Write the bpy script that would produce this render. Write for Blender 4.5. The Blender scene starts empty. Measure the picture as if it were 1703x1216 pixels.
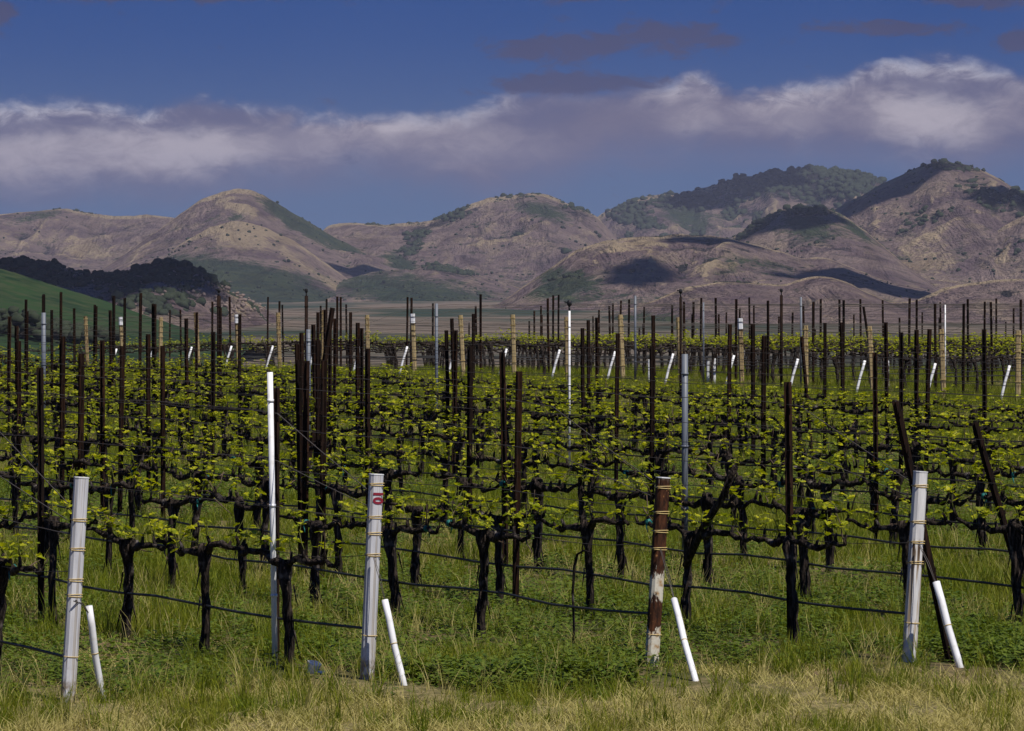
import bpy, math, random
import numpy as np
from mathutils import Vector, Matrix

S = bpy.context.scene
COL = S.collection
rnd = random.Random(11)
nrs = np.random.RandomState(5)
R = math.radians

# ------------------------------------------------------------------ camera, sun, sky, exposure
F, CX, HY, CAMZ = 6400.0, 851.5, 436.0, 2.6        # focal length and horizon of the photograph, camera height
cd = bpy.data.cameras.new('camera')
cam = bpy.data.objects.new('camera', cd); COL.objects.link(cam)
cam.location = (0, 0, CAMZ); cam.rotation_euler = (R(90), 0, 0)
cd.sensor_width = 36; cd.lens = F / 1703 * 36; cd.shift_y = -(608 - HY) / 1703
cd.clip_start = 0.5; cd.clip_end = 40000
S.camera = cam

SUN_EL, SUN_AZ = R(59), R(138)                     # azimuth clockwise from +Y (the view direction)
to_sun = Vector((math.sin(SUN_AZ) * math.cos(SUN_EL), math.cos(SUN_AZ) * math.cos(SUN_EL), math.sin(SUN_EL)))
sd = bpy.data.lights.new('sun', 'SUN'); sd.energy = 5.0; sd.angle = R(0.53); sd.color = (1.0, 0.93, 0.82)
sun = bpy.data.objects.new('sun', sd); COL.objects.link(sun)
sun.rotation_euler = to_sun.to_track_quat('Z', 'Y').to_euler()

S.view_settings.view_transform = 'Standard'; S.view_settings.look = 'None'
S.view_settings.exposure = 0.0; S.view_settings.gamma = 1.0
S.view_settings.use_curve_mapping = False
S.cycles.use_denoising = True
S.cycles.max_bounces = 6; S.cycles.diffuse_bounces = 2; S.cycles.transmission_bounces = 3
S.cycles.volume_bounces = 0; S.cycles.transparent_max_bounces = 6


class NT:
    """small node-tree writer"""
    def __init__(s, tree): s.t = tree; s.L = tree.links
    def n(s, typ, **kw):
        nd = s.t.nodes.new(typ)
        for k, v in kw.items(): setattr(nd, k, v)
        return nd
    def put(s, sock, v):
        if v is None: return
        if isinstance(v, bpy.types.NodeSocket): s.L.new(v, sock)
        else:
            if isinstance(v, (tuple, list)) and len(v) == 3 and sock.type == 'RGBA': v = (*v, 1)
            sock.default_value = v
    def m(s, op, a, b=None, c=None, clamp=False):
        nd = s.n('ShaderNodeMath', operation=op); nd.use_clamp = clamp
        for i, v in enumerate((a, b, c)):
            if v is not None: s.put(nd.inputs[i], v)
        return nd.outputs[0]
    def vm(s, op, a, b=None):
        nd = s.n('ShaderNodeVectorMath', operation=op)
        s.put(nd.inputs[0], a)
        if b is not None: s.put(nd.inputs[1], b)
        return nd.outputs[0]
    def mix(s, f, a, b, mode='MIX'):
        nd = s.n('ShaderNodeMix', data_type='RGBA', blend_type=mode)
        s.put(nd.inputs[0], f); s.put(nd.inputs[6], a); s.put(nd.inputs[7], b)
        return nd.outputs[2]
    def noise(s, vec, scale, detail=4, rough=0.55, dist=0.0, dim='3D'):
        nd = s.n('ShaderNodeTexNoise', noise_dimensions=dim)
        if vec is not None: s.put(nd.inputs['Vector'], vec)
        nd.inputs['Scale'].default_value = scale; nd.inputs['Detail'].default_value = detail
        nd.inputs['Roughness'].default_value = rough; nd.inputs['Distortion'].default_value = dist
        return nd.outputs['Fac']
    def ss(s, v, lo, hi, a=0.0, b=1.0):
        nd = s.n('ShaderNodeMapRange', interpolation_type='SMOOTHSTEP')
        s.put(nd.inputs[0], v); s.put(nd.inputs[1], lo); s.put(nd.inputs[2], hi); s.put(nd.inputs[3], a); s.put(nd.inputs[4], b)
        return nd.outputs[0]
    def curve(s, v, pts):
        nd = s.n('ShaderNodeFloatCurve'); c = nd.mapping.curves[0]
        nd.mapping.use_clip = False
        c.points[0].location = pts[0]; c.points[1].location = pts[-1]
        for p in pts[1:-1]: c.points.new(*p)
        nd.mapping.update(); s.put(nd.inputs[1], v)
        return nd.outputs[0]


# sky: Nishita sky with bands of cloud low over the hills, laid out by direction all the way round
w = bpy.data.worlds.new('World'); S.world = w; w.use_nodes = True
w.node_tree.nodes.clear(); N = NT(w.node_tree)
out = N.n('ShaderNodeOutputWorld'); bg = N.n('ShaderNodeBackground')
SKY = 0.055; bg.inputs[1].default_value = SKY
d = N.n('ShaderNodeTexCoord').outputs['Generated']
sp = N.n('ShaderNodeSeparateXYZ'); N.put(sp.inputs[0], d); dx, dy, dz = sp.outputs
az = N.m('ARCTAN2', dx, dy); X = N.m('MULTIPLY', az, F)
Y = N.m('MULTIPLY', N.m('ARCSINE', dz), F)            # image scale: 6400 units per radian, 0 at the horizon
cb = N.n('ShaderNodeCombineXYZ'); N.put(cb.inputs[0], dx); N.put(cb.inputs[1], dy)
N.put(cb.inputs[2], N.m('ADD', N.m('MULTIPLY', N.m('ABSOLUTE', dz), 1.5), 0.30))
sky = N.n('ShaderNodeTexSky', sky_type='NISHITA'); sky.sun_disc = False
sky.sun_elevation = SUN_EL; sky.sun_rotation = SUN_AZ; sky.air_density = 1.0; sky.dust_density = 0.3; sky.ozone_density = 3.0
N.put(sky.inputs[0], N.vm('NORMALIZE', cb.outputs[0]))
low = N.ss(Y, 60.0, 440.0)
tint = N.mix(low, (0.68, 0.84, 1.04), (0.17, 0.53, 1.15))
skyc = N.mix(1.0, sky.outputs[0], tint, 'MULTIPLY')
st = N.n('ShaderNodeCombineXYZ'); N.put(st.inputs[0], N.m('MULTIPLY', dx, 1.0)); N.put(st.inputs[1], N.m('MULTIPLY', dy, 1.0)); N.put(st.inputs[2], N.m('MULTIPLY', dz, 1.9))
n1 = N.noise(st.outputs[0], 24, 7, 0.62, 0.3); n2 = N.noise(st.outputs[0], 60, 6, 0.6, 0.6); n3 = N.noise(st.outputs[0], 11, 3, 0.5)
Xn = N.m('DIVIDE', N.m('ADD', X, 1050.0), 2100.0, clamp=True)      # -1050..1050 -> 0..1
def P(px, py): return ((px - 851.5 + 1050) / 2100, (436 - py) / 436)
top = N.curve(Xn, [P(-200, 165), P(0, 163), P(75, 160), P(140, 152), P(230, 165), P(320, 149), P(450, 158), P(530, 175), P(620, 176), P(760, 168), P(880, 135), P(1010, 132), P(1110, 130), P(1160, 110), P(1205, 122), P(1240, 136), P(1330, 126), P(1400, 124), P(1430, 104), P(1490, 88), P(1590, 86), P(1660, 104), P(1720, 118), P(1850, 140), P(1901, 150)])
bot = N.curve(Xn, [P(-200, 322), P(0, 318), P(150, 310), P(330, 302), P(480, 286), P(600, 276), P(800, 296), P(900, 288), P(1000, 262), P(1100, 248), P(1300, 240), P(1450, 245), P(1600, 262), P(1720, 240), P(1901, 250)])
brt = N.curve(Xn, [P(-200, 150), P(0, 150), P(140, 120), P(320, 110), P(500, 140), P(600, 190), P(760, 215), P(900, 270), P(980, 330), P(1090, 280), P(1160, 190), P(1230, 240), P(1330, 110), P(1390, 220), P(1450, 150), P(1540, 80), P(1640, 170), P(1720, 240), P(1901, 280)])
wob = N.m('ADD', N.m('MULTIPLY', N.m('SUBTRACT', n1, 0.5), 52.0), N.m('MULTIPLY', N.m('SUBTRACT', n2, 0.5), 60.0))
topY = N.m('ADD', N.m('MULTIPLY', top, 436.0), wob); botY = N.m('ADD', N.m('MULTIPLY', bot, 436.0), wob)
edge = N.m('SUBTRACT', topY, Y)                                      # distance below the cloud's upper edge
soft = N.m('ADD', 26.0, N.m('MULTIPLY', n3, 24.0))
m_top = N.ss(edge, 0.0, soft)
m_bot = N.ss(N.m('SUBTRACT', Y, botY), -62.0, 26.0)
body = N.m('MULTIPLY', m_top, m_bot)
rim = N.m('MULTIPLY', N.ss(edge, 2.0, 16.0), N.m('SUBTRACT', 1.0, N.ss(edge, 20.0, 62.0)))
mid = N.m('SUBTRACT', 1.0, N.ss(N.m('ABSOLUTE', N.m('SUBTRACT', Y, N.m('ADD', botY, 52.0))), 6.0, 62.0))
n4 = N.noise(st.outputs[0], 95, 6, 0.65, 0.8)
lump = N.ss(N.m('ADD', N.m('MULTIPLY', n1, 0.62), N.m('MULTIPLY', n4, 0.38)), 0.38, 0.62)
b1 = N.m('MULTIPLY', brt, N.m('ADD', N.m('MULTIPLY', rim, N.m('ADD', 0.12, N.m('MULTIPLY', lump, 0.85))), N.m('ADD', N.m('MULTIPLY', mid, 0.50), N.m('MULTIPLY', lump, 0.34))))
k = 1.0 / SKY
def sc(c): return tuple(v * k for v in c)
cc = N.mix(N.ss(b1, 0.05, 0.85), sc((0.118, 0.108, 0.190)), sc((0.47, 0.46, 0.54)))
warm = N.m('MULTIPLY', mid, 0.65)
cc = N.mix(warm, cc, N.mix(1.0, cc, (1.08, 0.96, 0.88), 'MULTIPLY'))
cover = N.m('MULTIPLY', body, N.m('ADD', 0.80, N.m('MULTIPLY', N.ss(N.m('ADD', b1, N.m('MULTIPLY', n1, 0.3)), 0.1, 0.7), 0.19)))
c1 = N.mix(cover, skyc, cc)
def blob(px, py, rx, ry):
    a = N.m('DIVIDE', N.m('SUBTRACT', X, px - 851.5), rx); b = N.m('DIVIDE', N.m('SUBTRACT', Y, HY - py), ry)
    return N.m('EXPONENT', N.m('MULTIPLY', N.m('ADD', N.m('MULTIPLY', a, a), N.m('MULTIPLY', b, b)), -1.0))
dk = None
for q in ((1110, 62, 140, 30), (1010, 74, 120, 28), (910, 84, 90, 26), (1480, 48, 120, 17), (260, -8, 260, 16), (1640, -2, 160, 24), (1690, 70, 40, 22), (940, 140, 150, 22), (5, 25, 40, 26), (980, -6, 90, 14)):
    g = blob(*q); dk = g if dk is None else N.m('MAXIMUM', dk, g)
far_dk = N.m('MULTIPLY', N.ss(N.noise(st.outputs[0], 7, 5, 0.6), 0.52, 0.7), N.ss(Y, 480.0, 900.0))
dk = N.m('MAXIMUM', N.ss(N.m('ADD', dk, N.m('ADD', N.m('MULTIPLY', N.m('SUBTRACT', n2, 0.5), 1.3), N.m('MULTIPLY', N.m('SUBTRACT', n4, 0.5), 1.7))), 0.28, 0.75), far_dk)
c2 = N.mix(N.m('MULTIPLY', dk, 0.92), c1, sc((0.052, 0.056, 0.135)))
N.put(bg.inputs[0], c2); N.L.new(bg.outputs[0], out.inputs[0])


# ------------------------------------------------------------------ numpy noise
def _h(ix, iy, sd):
    n = (ix * 374761393 + iy * 668265263 + sd * 1442695041) & 0xFFFFFFFF
    n = ((n ^ (n >> 13)) * 1274126177) & 0xFFFFFFFF
    return ((n ^ (n >> 16)) & 0xFFFF) / 65535.0
def vnoise(x, y, sd=0):
    x = np.asarray(x, float); y = np.asarray(y, float)
    ix = np.floor(x).astype(np.int64); iy = np.floor(y).astype(np.int64)
    fx = x - ix; fy = y - iy
    fx = fx * fx * fx * (fx * (fx * 6 - 15) + 10); fy = fy * fy * fy * (fy * (fy * 6 - 15) + 10)
    a = _h(ix, iy, sd); b = _h(ix + 1, iy, sd); c = _h(ix, iy + 1, sd); e = _h(ix + 1, iy + 1, sd)
    return (a + (b - a) * fx) * (1 - fy) + (c + (e - c) * fx) * fy
def fbm(x, y, oct=4, sd=0, g=0.5):
    s = 0; a = 1; t = 0
    for i in range(oct):
        s = s + a * vnoise(x * 2 ** i + i * 17.3, y * 2 ** i - i * 9.1, sd + i); t += a; a *= g
    return s / t
def ridged(x, y, oct=4, sd=0, g=0.5):
    s = 0; a = 1; t = 0
    for i in range(oct):
        s = s + a * (1 - np.abs(2 * vnoise(x * 2 ** i + i * 7.7, y * 2 ** i + i * 3.3, sd + i) - 1)); t += a; a *= g
    return s / t


# ------------------------------------------------------------------ mesh and object helpers
def mesh_from(name, V, Fc, mats=(), smooth=True, uv=None):
    me = bpy.data.meshes.new(name)
    if isinstance(V, np.ndarray) and isinstance(Fc, np.ndarray):
        k_ = Fc.shape[1]; me.vertices.add(len(V)); me.vertices.foreach_set('co', V.astype(np.float32).ravel())
        me.loops.add(Fc.size); me.loops.foreach_set('vertex_index', Fc.astype(np.int32).ravel())
        me.polygons.add(len(Fc)); me.polygons.foreach_set('loop_start', np.arange(0, Fc.size, k_, dtype=np.int32))
        me.update(calc_edges=True)
    else: me.from_pydata([tuple(v) for v in V], [], Fc); me.update()
    for m_ in mats: me.materials.append(m_)
    if smooth: me.polygons.foreach_set('use_smooth', [True] * len(me.polygons))
    return me
def link(name, me, parent=None, **props):
    o = bpy.data.objects.new(name, me); COL.objects.link(o)
    if parent: o.parent = parent
    for k_, v in props.items(): o[k_] = v
    return o
def empty(name, loc, label, cat, group=None, rot=None):
    o = bpy.data.objects.new(name, None); COL.objects.link(o); o.location = loc; o.empty_display_size = 0.1
    if rot is not None: o.rotation_euler = rot
    o['label'] = label; o['category'] = cat
    if group: o['group'] = group
    return o
def tag(o, label, cat, group=None):
    o['label'] = label; o['category'] = cat
    if group: o['group'] = group
    return o

class MB:
    def __init__(s): s.v = []; s.f = []; s.mi = []
    def tube(s, pts, rad, sides=8, jit=0.0, flat=None, cap=True, mi=0):
        pts = [Vector(p) for p in pts]; n0 = len(s.v); up = Vector((0, 0, 1)); nrm = None
        if not hasattr(rad, '__len__'): rad = [rad] * len(pts)
        for i, p in enumerate(pts):
            t = (pts[min(i + 1, len(pts) - 1)] - pts[max(i - 1, 0)]).normalized()
            if nrm is None: nrm = t.orthogonal().normalized() if flat is None else (flat - t * flat.dot(t)).normalized()
            else: nrm = (nrm - t * nrm.dot(t)).normalized()
            bn = t.cross(nrm)
            for j in range(sides):
                a = 2 * math.pi * j / sides
                r = rad[i] * (1 + (rnd.uniform(-jit, jit) if jit else 0))
                s.v.append(p + (nrm * math.cos(a) + bn * math.sin(a)) * r)
        for i in range(len(pts) - 1):
            for j in range(sides):
                a = n0 + i * sides + j; b = n0 + i * sides + (j + 1) % sides
                s.f.append((a, b, b + sides, a + sides)); s.mi.append(mi)
        if cap:
            s.f.append(tuple(n0 + j for j in range(sides))[::-1]); s.mi.append(mi)
            e = n0 + (len(pts) - 1) * sides; s.f.append(tuple(e + j for j in range(sides))); s.mi.append(mi)
        return s
    def prism(s, sec, p0, p1, segs=1, mi=0, xdir=Vector((1, 0, 0)), wob=0.0):
        """extrude a 2D section from p0 to p1"""
        p0 = Vector(p0); p1 = Vector(p1); t = (p1 - p0).normalized(); xx = (xdir - t * xdir.dot(t)).normalized(); yy = t.cross(xx); n0 = len(s.v); m_ = len(sec)
        for i in range(segs + 1):
            c = p0.lerp(p1, i / segs)
            if wob and 0 < i < segs: c += Vector((rnd.uniform(-wob, wob), rnd.uniform(-wob, wob), 0))
            for (a, b) in sec: s.v.append(c + xx * a + yy * b)
        for i in range(segs):
            for j in range(m_):
                a = n0 + i * m_ + j; b = n0 + i * m_ + (j + 1) % m_
                s.f.append((a, b, b + m_, a + m_)); s.mi.append(mi)
        s.f.append(tuple(n0 + j for j in range(m_))[::-1]); s.mi.append(mi)
        s.f.append(tuple(n0 + segs * m_ + j for j in range(m_))); s.mi.append(mi)
        return s
    def leaf(s, c, d_, n_, size, mi=0):
        """a small lobed leaf folded on its midrib"""
        d_ = d_.normalized(); sd_ = d_.cross(n_).normalized(); n_ = sd_.cross(d_).normalized(); n0 = len(s.v)
        fold = rnd.uniform(0.05, 0.35); curl = rnd.uniform(-0.25, 0.15)
        P2 = [(0, 0, 0), (1.0, 0, curl), (0.72, 0.30, fold * .5), (0.60, 0.22, fold * .35), (0.42, 0.52, fold), (0.20, 0.30, fold * .5), (-0.08, 0.36, fold * .6),
              (0.72, -0.30, fold * .5), (0.60, -0.22, fold * .35), (0.42, -0.52, fold), (0.20, -0.30, fold * .5), (-0.08, -0.36, fold * .6)]
        for a, b, h in P2: s.v.append(c + (d_ * a + sd_ * b + n_ * h) * size)
        for t_ in ((0, 1, 2, 3), (0, 3, 4, 5), (0, 5, 6), (0, 8, 7, 1), (0, 10, 9, 8), (0, 11, 10)):
            s.f.append(tuple(n0 + q for q in t_)); s.mi.append(mi)
        return s
    def mesh(s, name, mats, smooth=True):
        me = mesh_from(name, s.v, s.f, mats, smooth)
        if len(mats) > 1: me.polygons.foreach_set('material_index', s.mi)
        return me


# ------------------------------------------------------------------ materials
def mat(name, build, rough=0.8, spec=0.3):
    m_ = bpy.data.materials.new(name); m_.use_nodes = True; t = m_.node_tree; n_ = NT(t)
    b = t.nodes['Principled BSDF']; b.inputs['Roughness'].default_value = rough; b.inputs['Specular IOR Level'].default_value = spec
    build(n_, b); return m_
def bump(n_, b, h, strength=0.5, dist=0.01):
    bp = n_.n('ShaderNodeBump'); bp.inputs['Strength'].default_value = strength; bp.inputs['Distance'].default_value = dist
    n_.put(bp.inputs['Height'], h); n_.L.new(bp.outputs[0], b.inputs['Normal'])
def obj_rand(n_): return n_.n('ShaderNodeObjectInfo').outputs['Random']
def oco(n_): return n_.n('ShaderNodeTexCoord').outputs['Object']
def wpos(n_): return n_.n('ShaderNodeNewGeometry').outputs['Position']
def zof(n_, v):
    q = n_.n('ShaderNodeSeparateXYZ'); n_.put(q.inputs[0], v); return q.outputs

def _bark(n_, b):
    v = oco(n_); sx = n_.vm('MULTIPLY', v, (60, 60, 9)); a = n_.noise(sx, 1.0, 4, 0.7); c = n_.noise(v, 9, 3)
    col = n_.mix(n_.ss(a, 0.40, 0.75), (0.008, 0.0065, 0.006), (0.095, 0.072, 0.060))
    col = n_.mix(n_.ss(c, 0.54, 0.75), col, (0.17, 0.15, 0.14))
    n_.put(b.inputs['Base Color'], col); bump(n_, b, a, 0.9, 0.02)
M_BARK = mat('vine_bark', _bark, 0.95, 0.1)
def _leafmat(ca, cb_, cc_, tr):
    def f(n_, b):
        p = wpos(n_); a = n_.noise(p, 26, 2, 0.6); c = n_.noise(p, 3.1, 2)
        col = n_.mix(n_.ss(a, 0.35, 0.65), ca, cb_); col = n_.mix(n_.m('MULTIPLY', n_.ss(c, 0.45, 0.7), 0.5), col, cc_)
        n_.put(b.inputs['Base Color'], col)
        t = n_.n('ShaderNodeBsdfTranslucent'); n_.put(t.inputs[0], n_.mix(1.0, col, (1.2, 1.25, 0.5), 'MULTIPLY'))
        mx = n_.n('ShaderNodeMixShader'); mx.inputs[0].default_value = tr
        o_ = [q for q in n_.t.nodes if q.type == 'OUTPUT_MATERIAL'][0]
        n_.L.new(b.outputs[0], mx.inputs[1]); n_.L.new(t.outputs[0], mx.inputs[2]); n_.L.new(mx.outputs[0], o_.inputs[0])
    return f
M_LEAF = mat('vine_leaf', _leafmat((0.20, 0.25, 0.008), (0.49, 0.47, 0.016), (0.12, 0.17, 0.010), 0.38), 0.5, 0.3)
M_CANE = mat('pruned_cane', lambda n_, b: n_.put(b.inputs['Base Color'], n_.mix(n_.noise(oco(n_), 30, 2), (0.05, 0.032, 0.022), (0.17, 0.12, 0.085))), 0.8, 0.2)
M_STEM = mat('vine_stem', lambda n_, b: n_.put(b.inputs['Base Color'], (0.10, 0.11, 0.02)), 0.7)
M_GRASS = mat('grass_blades', _leafmat((0.070, 0.120, 0.006), (0.22, 0.25, 0.012), (0.34, 0.31, 0.045), 0.32), 0.55, 0.25)
M_DRY = mat('dry_grass', _leafmat((0.36, 0.32, 0.10), (0.50, 0.43, 0.18), (0.22, 0.23, 0.05), 0.25), 0.7, 0.2)
M_WEED = mat('weed_leaf', _leafmat((0.045, 0.085, 0.009), (0.130, 0.175, 0.016), (0.15, 0.18, 0.02), 0.25), 0.5, 0.3)

def _paint(n_, b):
    v = oco(n_); z = zof(n_, v)[2]; a = n_.noise(n_.vm('MULTIPLY', v, (30, 30, 3)), 1.0, 4, 0.65); c = n_.noise(v, 14, 3)
    col = n_.mix(n_.ss(a, 0.3, 0.7), (0.47, 0.48, 0.53), (0.62, 0.625, 0.66))
    col = n_.mix(n_.m('MULTIPLY', n_.ss(z, 0.34, 0.04), n_.ss(n_.m('ADD', c, n_.m('MULTIPLY', z, -0.9)), 0.26, 0.46)), col, (0.17, 0.11, 0.06))
    col = n_.mix(n_.ss(n_.noise(n_.vm('MULTIPLY', v, (55, 55, 5)), 1.0, 3), 0.66, 0.72), col, (0.22, 0.13, 0.06))
    x_ = zof(n_, v)[0]; col = n_.mix(n_.m('MULTIPLY', n_.ss(n_.m('ABSOLUTE', n_.m('SUBTRACT', x_, 0.016)), 0.0022, 0.0008), 0.6), col, (0.16, 0.15, 0.15))
    col = n_.mix(n_.m('MULTIPLY', n_.ss(n_.noise(n_.vm('MULTIPLY', v, (70, 70, 1.2)), 1.0, 3), 0.50, 0.62), 0.55), col, (0.30, 0.25, 0.18))
    n_.put(b.inputs['Base Color'], col); bump(n_, b, a, 0.25, 0.004)
M_PAINT = mat('white_painted_steel', _paint, 0.55, 0.35)
def _paintr(n_, b):
    v = oco(n_); z = zof(n_, v)[2]; x_ = zof(n_, v)[0]; a = n_.noise(n_.vm('MULTIPLY', v, (30, 30, 3)), 1.0, 4, 0.65)
    col = n_.mix(n_.ss(a, 0.3, 0.7), (0.50, 0.50, 0.52), (0.72, 0.72, 0.73))
    run = n_.ss(n_.noise(n_.vm('MULTIPLY', v, (45, 45, 2.2)), 1.0, 3, 0.6), 0.50, 0.62)
    run = n_.m('MULTIPLY', run, n_.ss(z, 0.84, 0.78)); dark = n_.m('MULTIPLY', run, n_.ss(z, 0.5, 0.8))
    col = n_.mix(n_.m('MULTIPLY', run, 0.8), col, (0.34, 0.23, 0.10)); col = n_.mix(dark, col, (0.055, 0.028, 0.015))
    n_.put(b.inputs['Base Color'], col); bump(n_, b, a, 0.25, 0.004)
M_PAINTR = mat('white_paint_with_rust_runs', _paintr, 0.6, 0.3)
def _rustpost(n_, b):
    v = oco(n_); z = zof(n_, v)[2]; a = n_.noise(n_.vm('MULTIPLY', v, (26, 26, 7)), 1.0, 4, 0.7); c = n_.noise(v, 22, 3)
    rust = n_.mix(n_.ss(a, 0.38, 0.70), (0.018, 0.007, 0.004), (0.10, 0.036, 0.015))
    rust = n_.mix(n_.ss(c, 0.66, 0.74), rust, (0.42, 0.20, 0.07))
    j = n_.m('MULTIPLY', n_.m('SUBTRACT', a, 0.5), 0.42)
    p1 = n_.ss(n_.m('ADD', z, j), 0.265, 0.245)
    p2 = n_.m('MULTIPLY', n_.ss(n_.m('ADD', z, j), 0.46, 0.49), n_.ss(n_.m('ADD', z, j), 0.62, 0.59))
    p3 = n_.ss(n_.m('ADD', z, n_.m('MULTIPLY', j, 0.6)), 1.20, 1.25)
    pm = n_.m('MAXIMUM', p1, n_.m('MAXIMUM', p2, n_.m('MULTIPLY', p3, 0.6)))
    n_.put(b.inputs['Base Color'], n_.mix(pm, rust, n_.mix(n_.ss(c, 0.45, 0.7), (0.60, 0.57, 0.48), (0.36, 0.22, 0.10)))); bump(n_, b, n_.m('ADD', a, pm), 0.5, 0.004)
M_RUSTPOST = mat('rusty_post_with_flaking_paint', _rustpost, 0.8, 0.2)
def _rust(n_, b):
    v = oco(n_); a = n_.noise(n_.vm('MULTIPLY', v, (40, 40, 5)), 1.0, 4, 0.7)
    r = obj_rand(n_); hot = n_.mix(r, (0.020, 0.010, 0.007), (0.055, 0.023, 0.012))
    n_.put(b.inputs['Base Color'], n_.mix(n_.ss(a, 0.35, 0.72), (0.006, 0.004, 0.0035), hot)); bump(n_, b, a, 0.4, 0.004)
M_RUST = mat('rusty_stake_steel', _rust, 0.85, 0.15)
def _galv(n_, b):
    v = oco(n_); a = n_.noise(n_.vm('MULTIPLY', v, (40, 40, 8)), 1.0, 3, 0.6)
    n_.put(b.inputs['Base Color'], n_.mix(a, (0.08, 0.095, 0.12), (0.17, 0.19, 0.23)))
M_GALV = mat('galvanised_pipe', _galv, 0.5, 0.5)
def _tan(n_, b):
    v = oco(n_); a = n_.noise(n_.vm('MULTIPLY', v, (30, 30, 6)), 1.0, 4, 0.7); r = obj_rand(n_)
    col = n_.mix(n_.ss(a, 0.35, 0.6), (0.30, 0.21, 0.10), (0.44, 0.36, 0.20))
    n_.put(b.inputs['Base Color'], n_.mix(n_.ss(a, n_.m('ADD', 0.42, n_.m('MULTIPLY', r, 0.14)), 0.62), col, (0.10, 0.050, 0.022)))
M_TAN = mat('weathered_tan_post', _tan, 0.85, 0.2)
M_PVC = mat('white_pvc', lambda n_, b: n_.put(b.inputs['Base Color'], n_.mix(n_.ss(n_.noise(oco(n_), 18, 3), 0.5, 0.8), (0.80, 0.81, 0.84), (0.62, 0.61, 0.58))), 0.35, 0.5)
M_WIRE = mat('trellis_wire', lambda n_, b: n_.put(b.inputs['Base Color'], (0.07, 0.06, 0.055)), 0.6, 0.4)
M_BRASS = mat('twisted_wire_wrap', lambda n_, b: n_.put(b.inputs['Base Color'], n_.mix(n_.noise(oco(n_), 70, 2), (0.62, 0.50, 0.20), (0.30, 0.19, 0.08))), 0.5, 0.5)
M_HOSE = mat('black_drip_hose', lambda n_, b: n_.put(b.inputs['Base Color'], (0.022, 0.023, 0.026)), 0.45, 0.5)
M_RED = mat('dark_red_paint', lambda n_, b: n_.put(b.inputs['Base Color'], (0.23, 0.012, 0.03)), 0.6)
M_BLACK = mat('black_plastic', lambda n_, b: n_.put(b.inputs['Base Color'], (0.015, 0.015, 0.017)), 0.5)
M_TEAL = mat('teal_tie_tape', lambda n_, b: n_.put(b.inputs['Base Color'], (0.015, 0.15, 0.14)), 0.6)
M_CUT = mat('grey_plastic', lambda n_, b: n_.put(b.inputs['Base Color'], (0.60, 0.62, 0.66)), 0.3, 0.6)


# ------------------------------------------------------------------ the lie of the land
U = Vector((-0.5255, 0.8508))        # direction of the near rows, away from the camera
E = Vector((0.8508, 0.5255))         # direction of the far block's rows
def gh(x, y):
    x = np.asarray(x, float); y = np.asarray(y, float)
    z = 0.05 * (fbm(x * 0.5, y * 0.5, 3, 3) - 0.5)
    c1_ = np.clip(y - 83, 0, 30)
    z = z - 0.0009 * c1_ ** 2
    c2_ = np.clip(y - 113, 0, 330); z = z - 0.054 * c2_
    c3_ = np.clip(y - 443, 0, None); z = z - 8.2 * (1 - np.exp(-c3_ / 500)) - 0.0052 * c3_ * (c3_ > 0)
    z = z + np.clip(y - 500, 0, 1500) / 1500 * 4 * (fbm(x / 320, y / 320, 3, 8) - 0.5)
    return z
def g1(x, y): return float(gh(x, y))
def at(px, y): return (px - CX) / F * y

ys = np.concatenate([np.linspace(-120, 14, 12), np.arange(15, 125, 0.30), np.geomspace(126, 15000, 150)])
NX = 261; sx = np.linspace(-1, 1, NX); sx = np.sign(sx) * np.abs(sx) ** 1.5
YY, SX = np.meshgrid(ys, sx, indexing='ij')
XX = SX * (22 + 0.06 * np.clip(YY, 0, 130) + 0.62 * np.clip(YY - 110, 0, None))
Nn = 0.8508 * XX + 0.5255 * YY
ROWN = [9.57, 11.5, 13.35, 15.05] + [17.0 + 1.95 * i for i in range(8)]
ZZ = gh(XX, YY)
for rn in ROWN: ZZ = ZZ + 0.045 * np.exp(-((Nn - rn) / 0.35) ** 2) * (0.5 + fbm(XX, YY, 3, 21)) * (YY < 80) * (YY > 22)
V = np.stack([XX, YY, ZZ], -1).reshape(-1, 3)
ii = np.arange(len(ys) - 1)[:, None] * NX + np.arange(NX - 1)[None, :]
Fq = np.stack([ii, ii + 1, ii + NX + 1, ii + NX], -1).reshape(-1, 4)
def _ground(n_, b):
    p = wpos(n_); z = zof(n_, p)
    a = n_.noise(p, 1.3, 5, 0.65); c = n_.noise(p, 9, 4, 0.7); fld = n_.noise(n_.vm('MULTIPLY', p, (1, 0.35, 1)), 0.0045, 5, 0.65)
    near = n_.mix(n_.ss(n_.m('ADD', n_.m('MULTIPLY', a, 0.6), n_.m('MULTIPLY', c, 0.4)), 0.42, 0.60), (0.045, 0.055, 0.016), (0.16, 0.115, 0.065))
    straw = n_.mix(n_.ss(c, 0.35, 0.65), (0.11, 0.10, 0.04), (0.27, 0.22, 0.11))
    near = n_.mix(n_.m('MULTIPLY', n_.ss(z[1], 24.5, 22.6), 0.8), near, straw)
    farc = n_.mix(n_.ss(fld, 0.36, 0.56), (0.026, 0.042, 0.026), (0.145, 0.115, 0.090))
    farc = n_.mix(n_.ss(n_.noise(p, 0.012, 5, 0.7), 0.5, 0.75), farc, (0.020, 0.035, 0.022))
    n_.put(b.inputs['Base Color'], n_.mix(n_.ss(z[1], 110.0, 300.0), near, farc)); bump(n_, b, n_.m('ADD', a, c), 0.8, 0.05)
M_GROUND = mat('grassy_soil', _ground, 0.95, 0.1)
link('ground', mesh_from('ground', V, Fq, [M_GROUND]), kind='structure')


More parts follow.
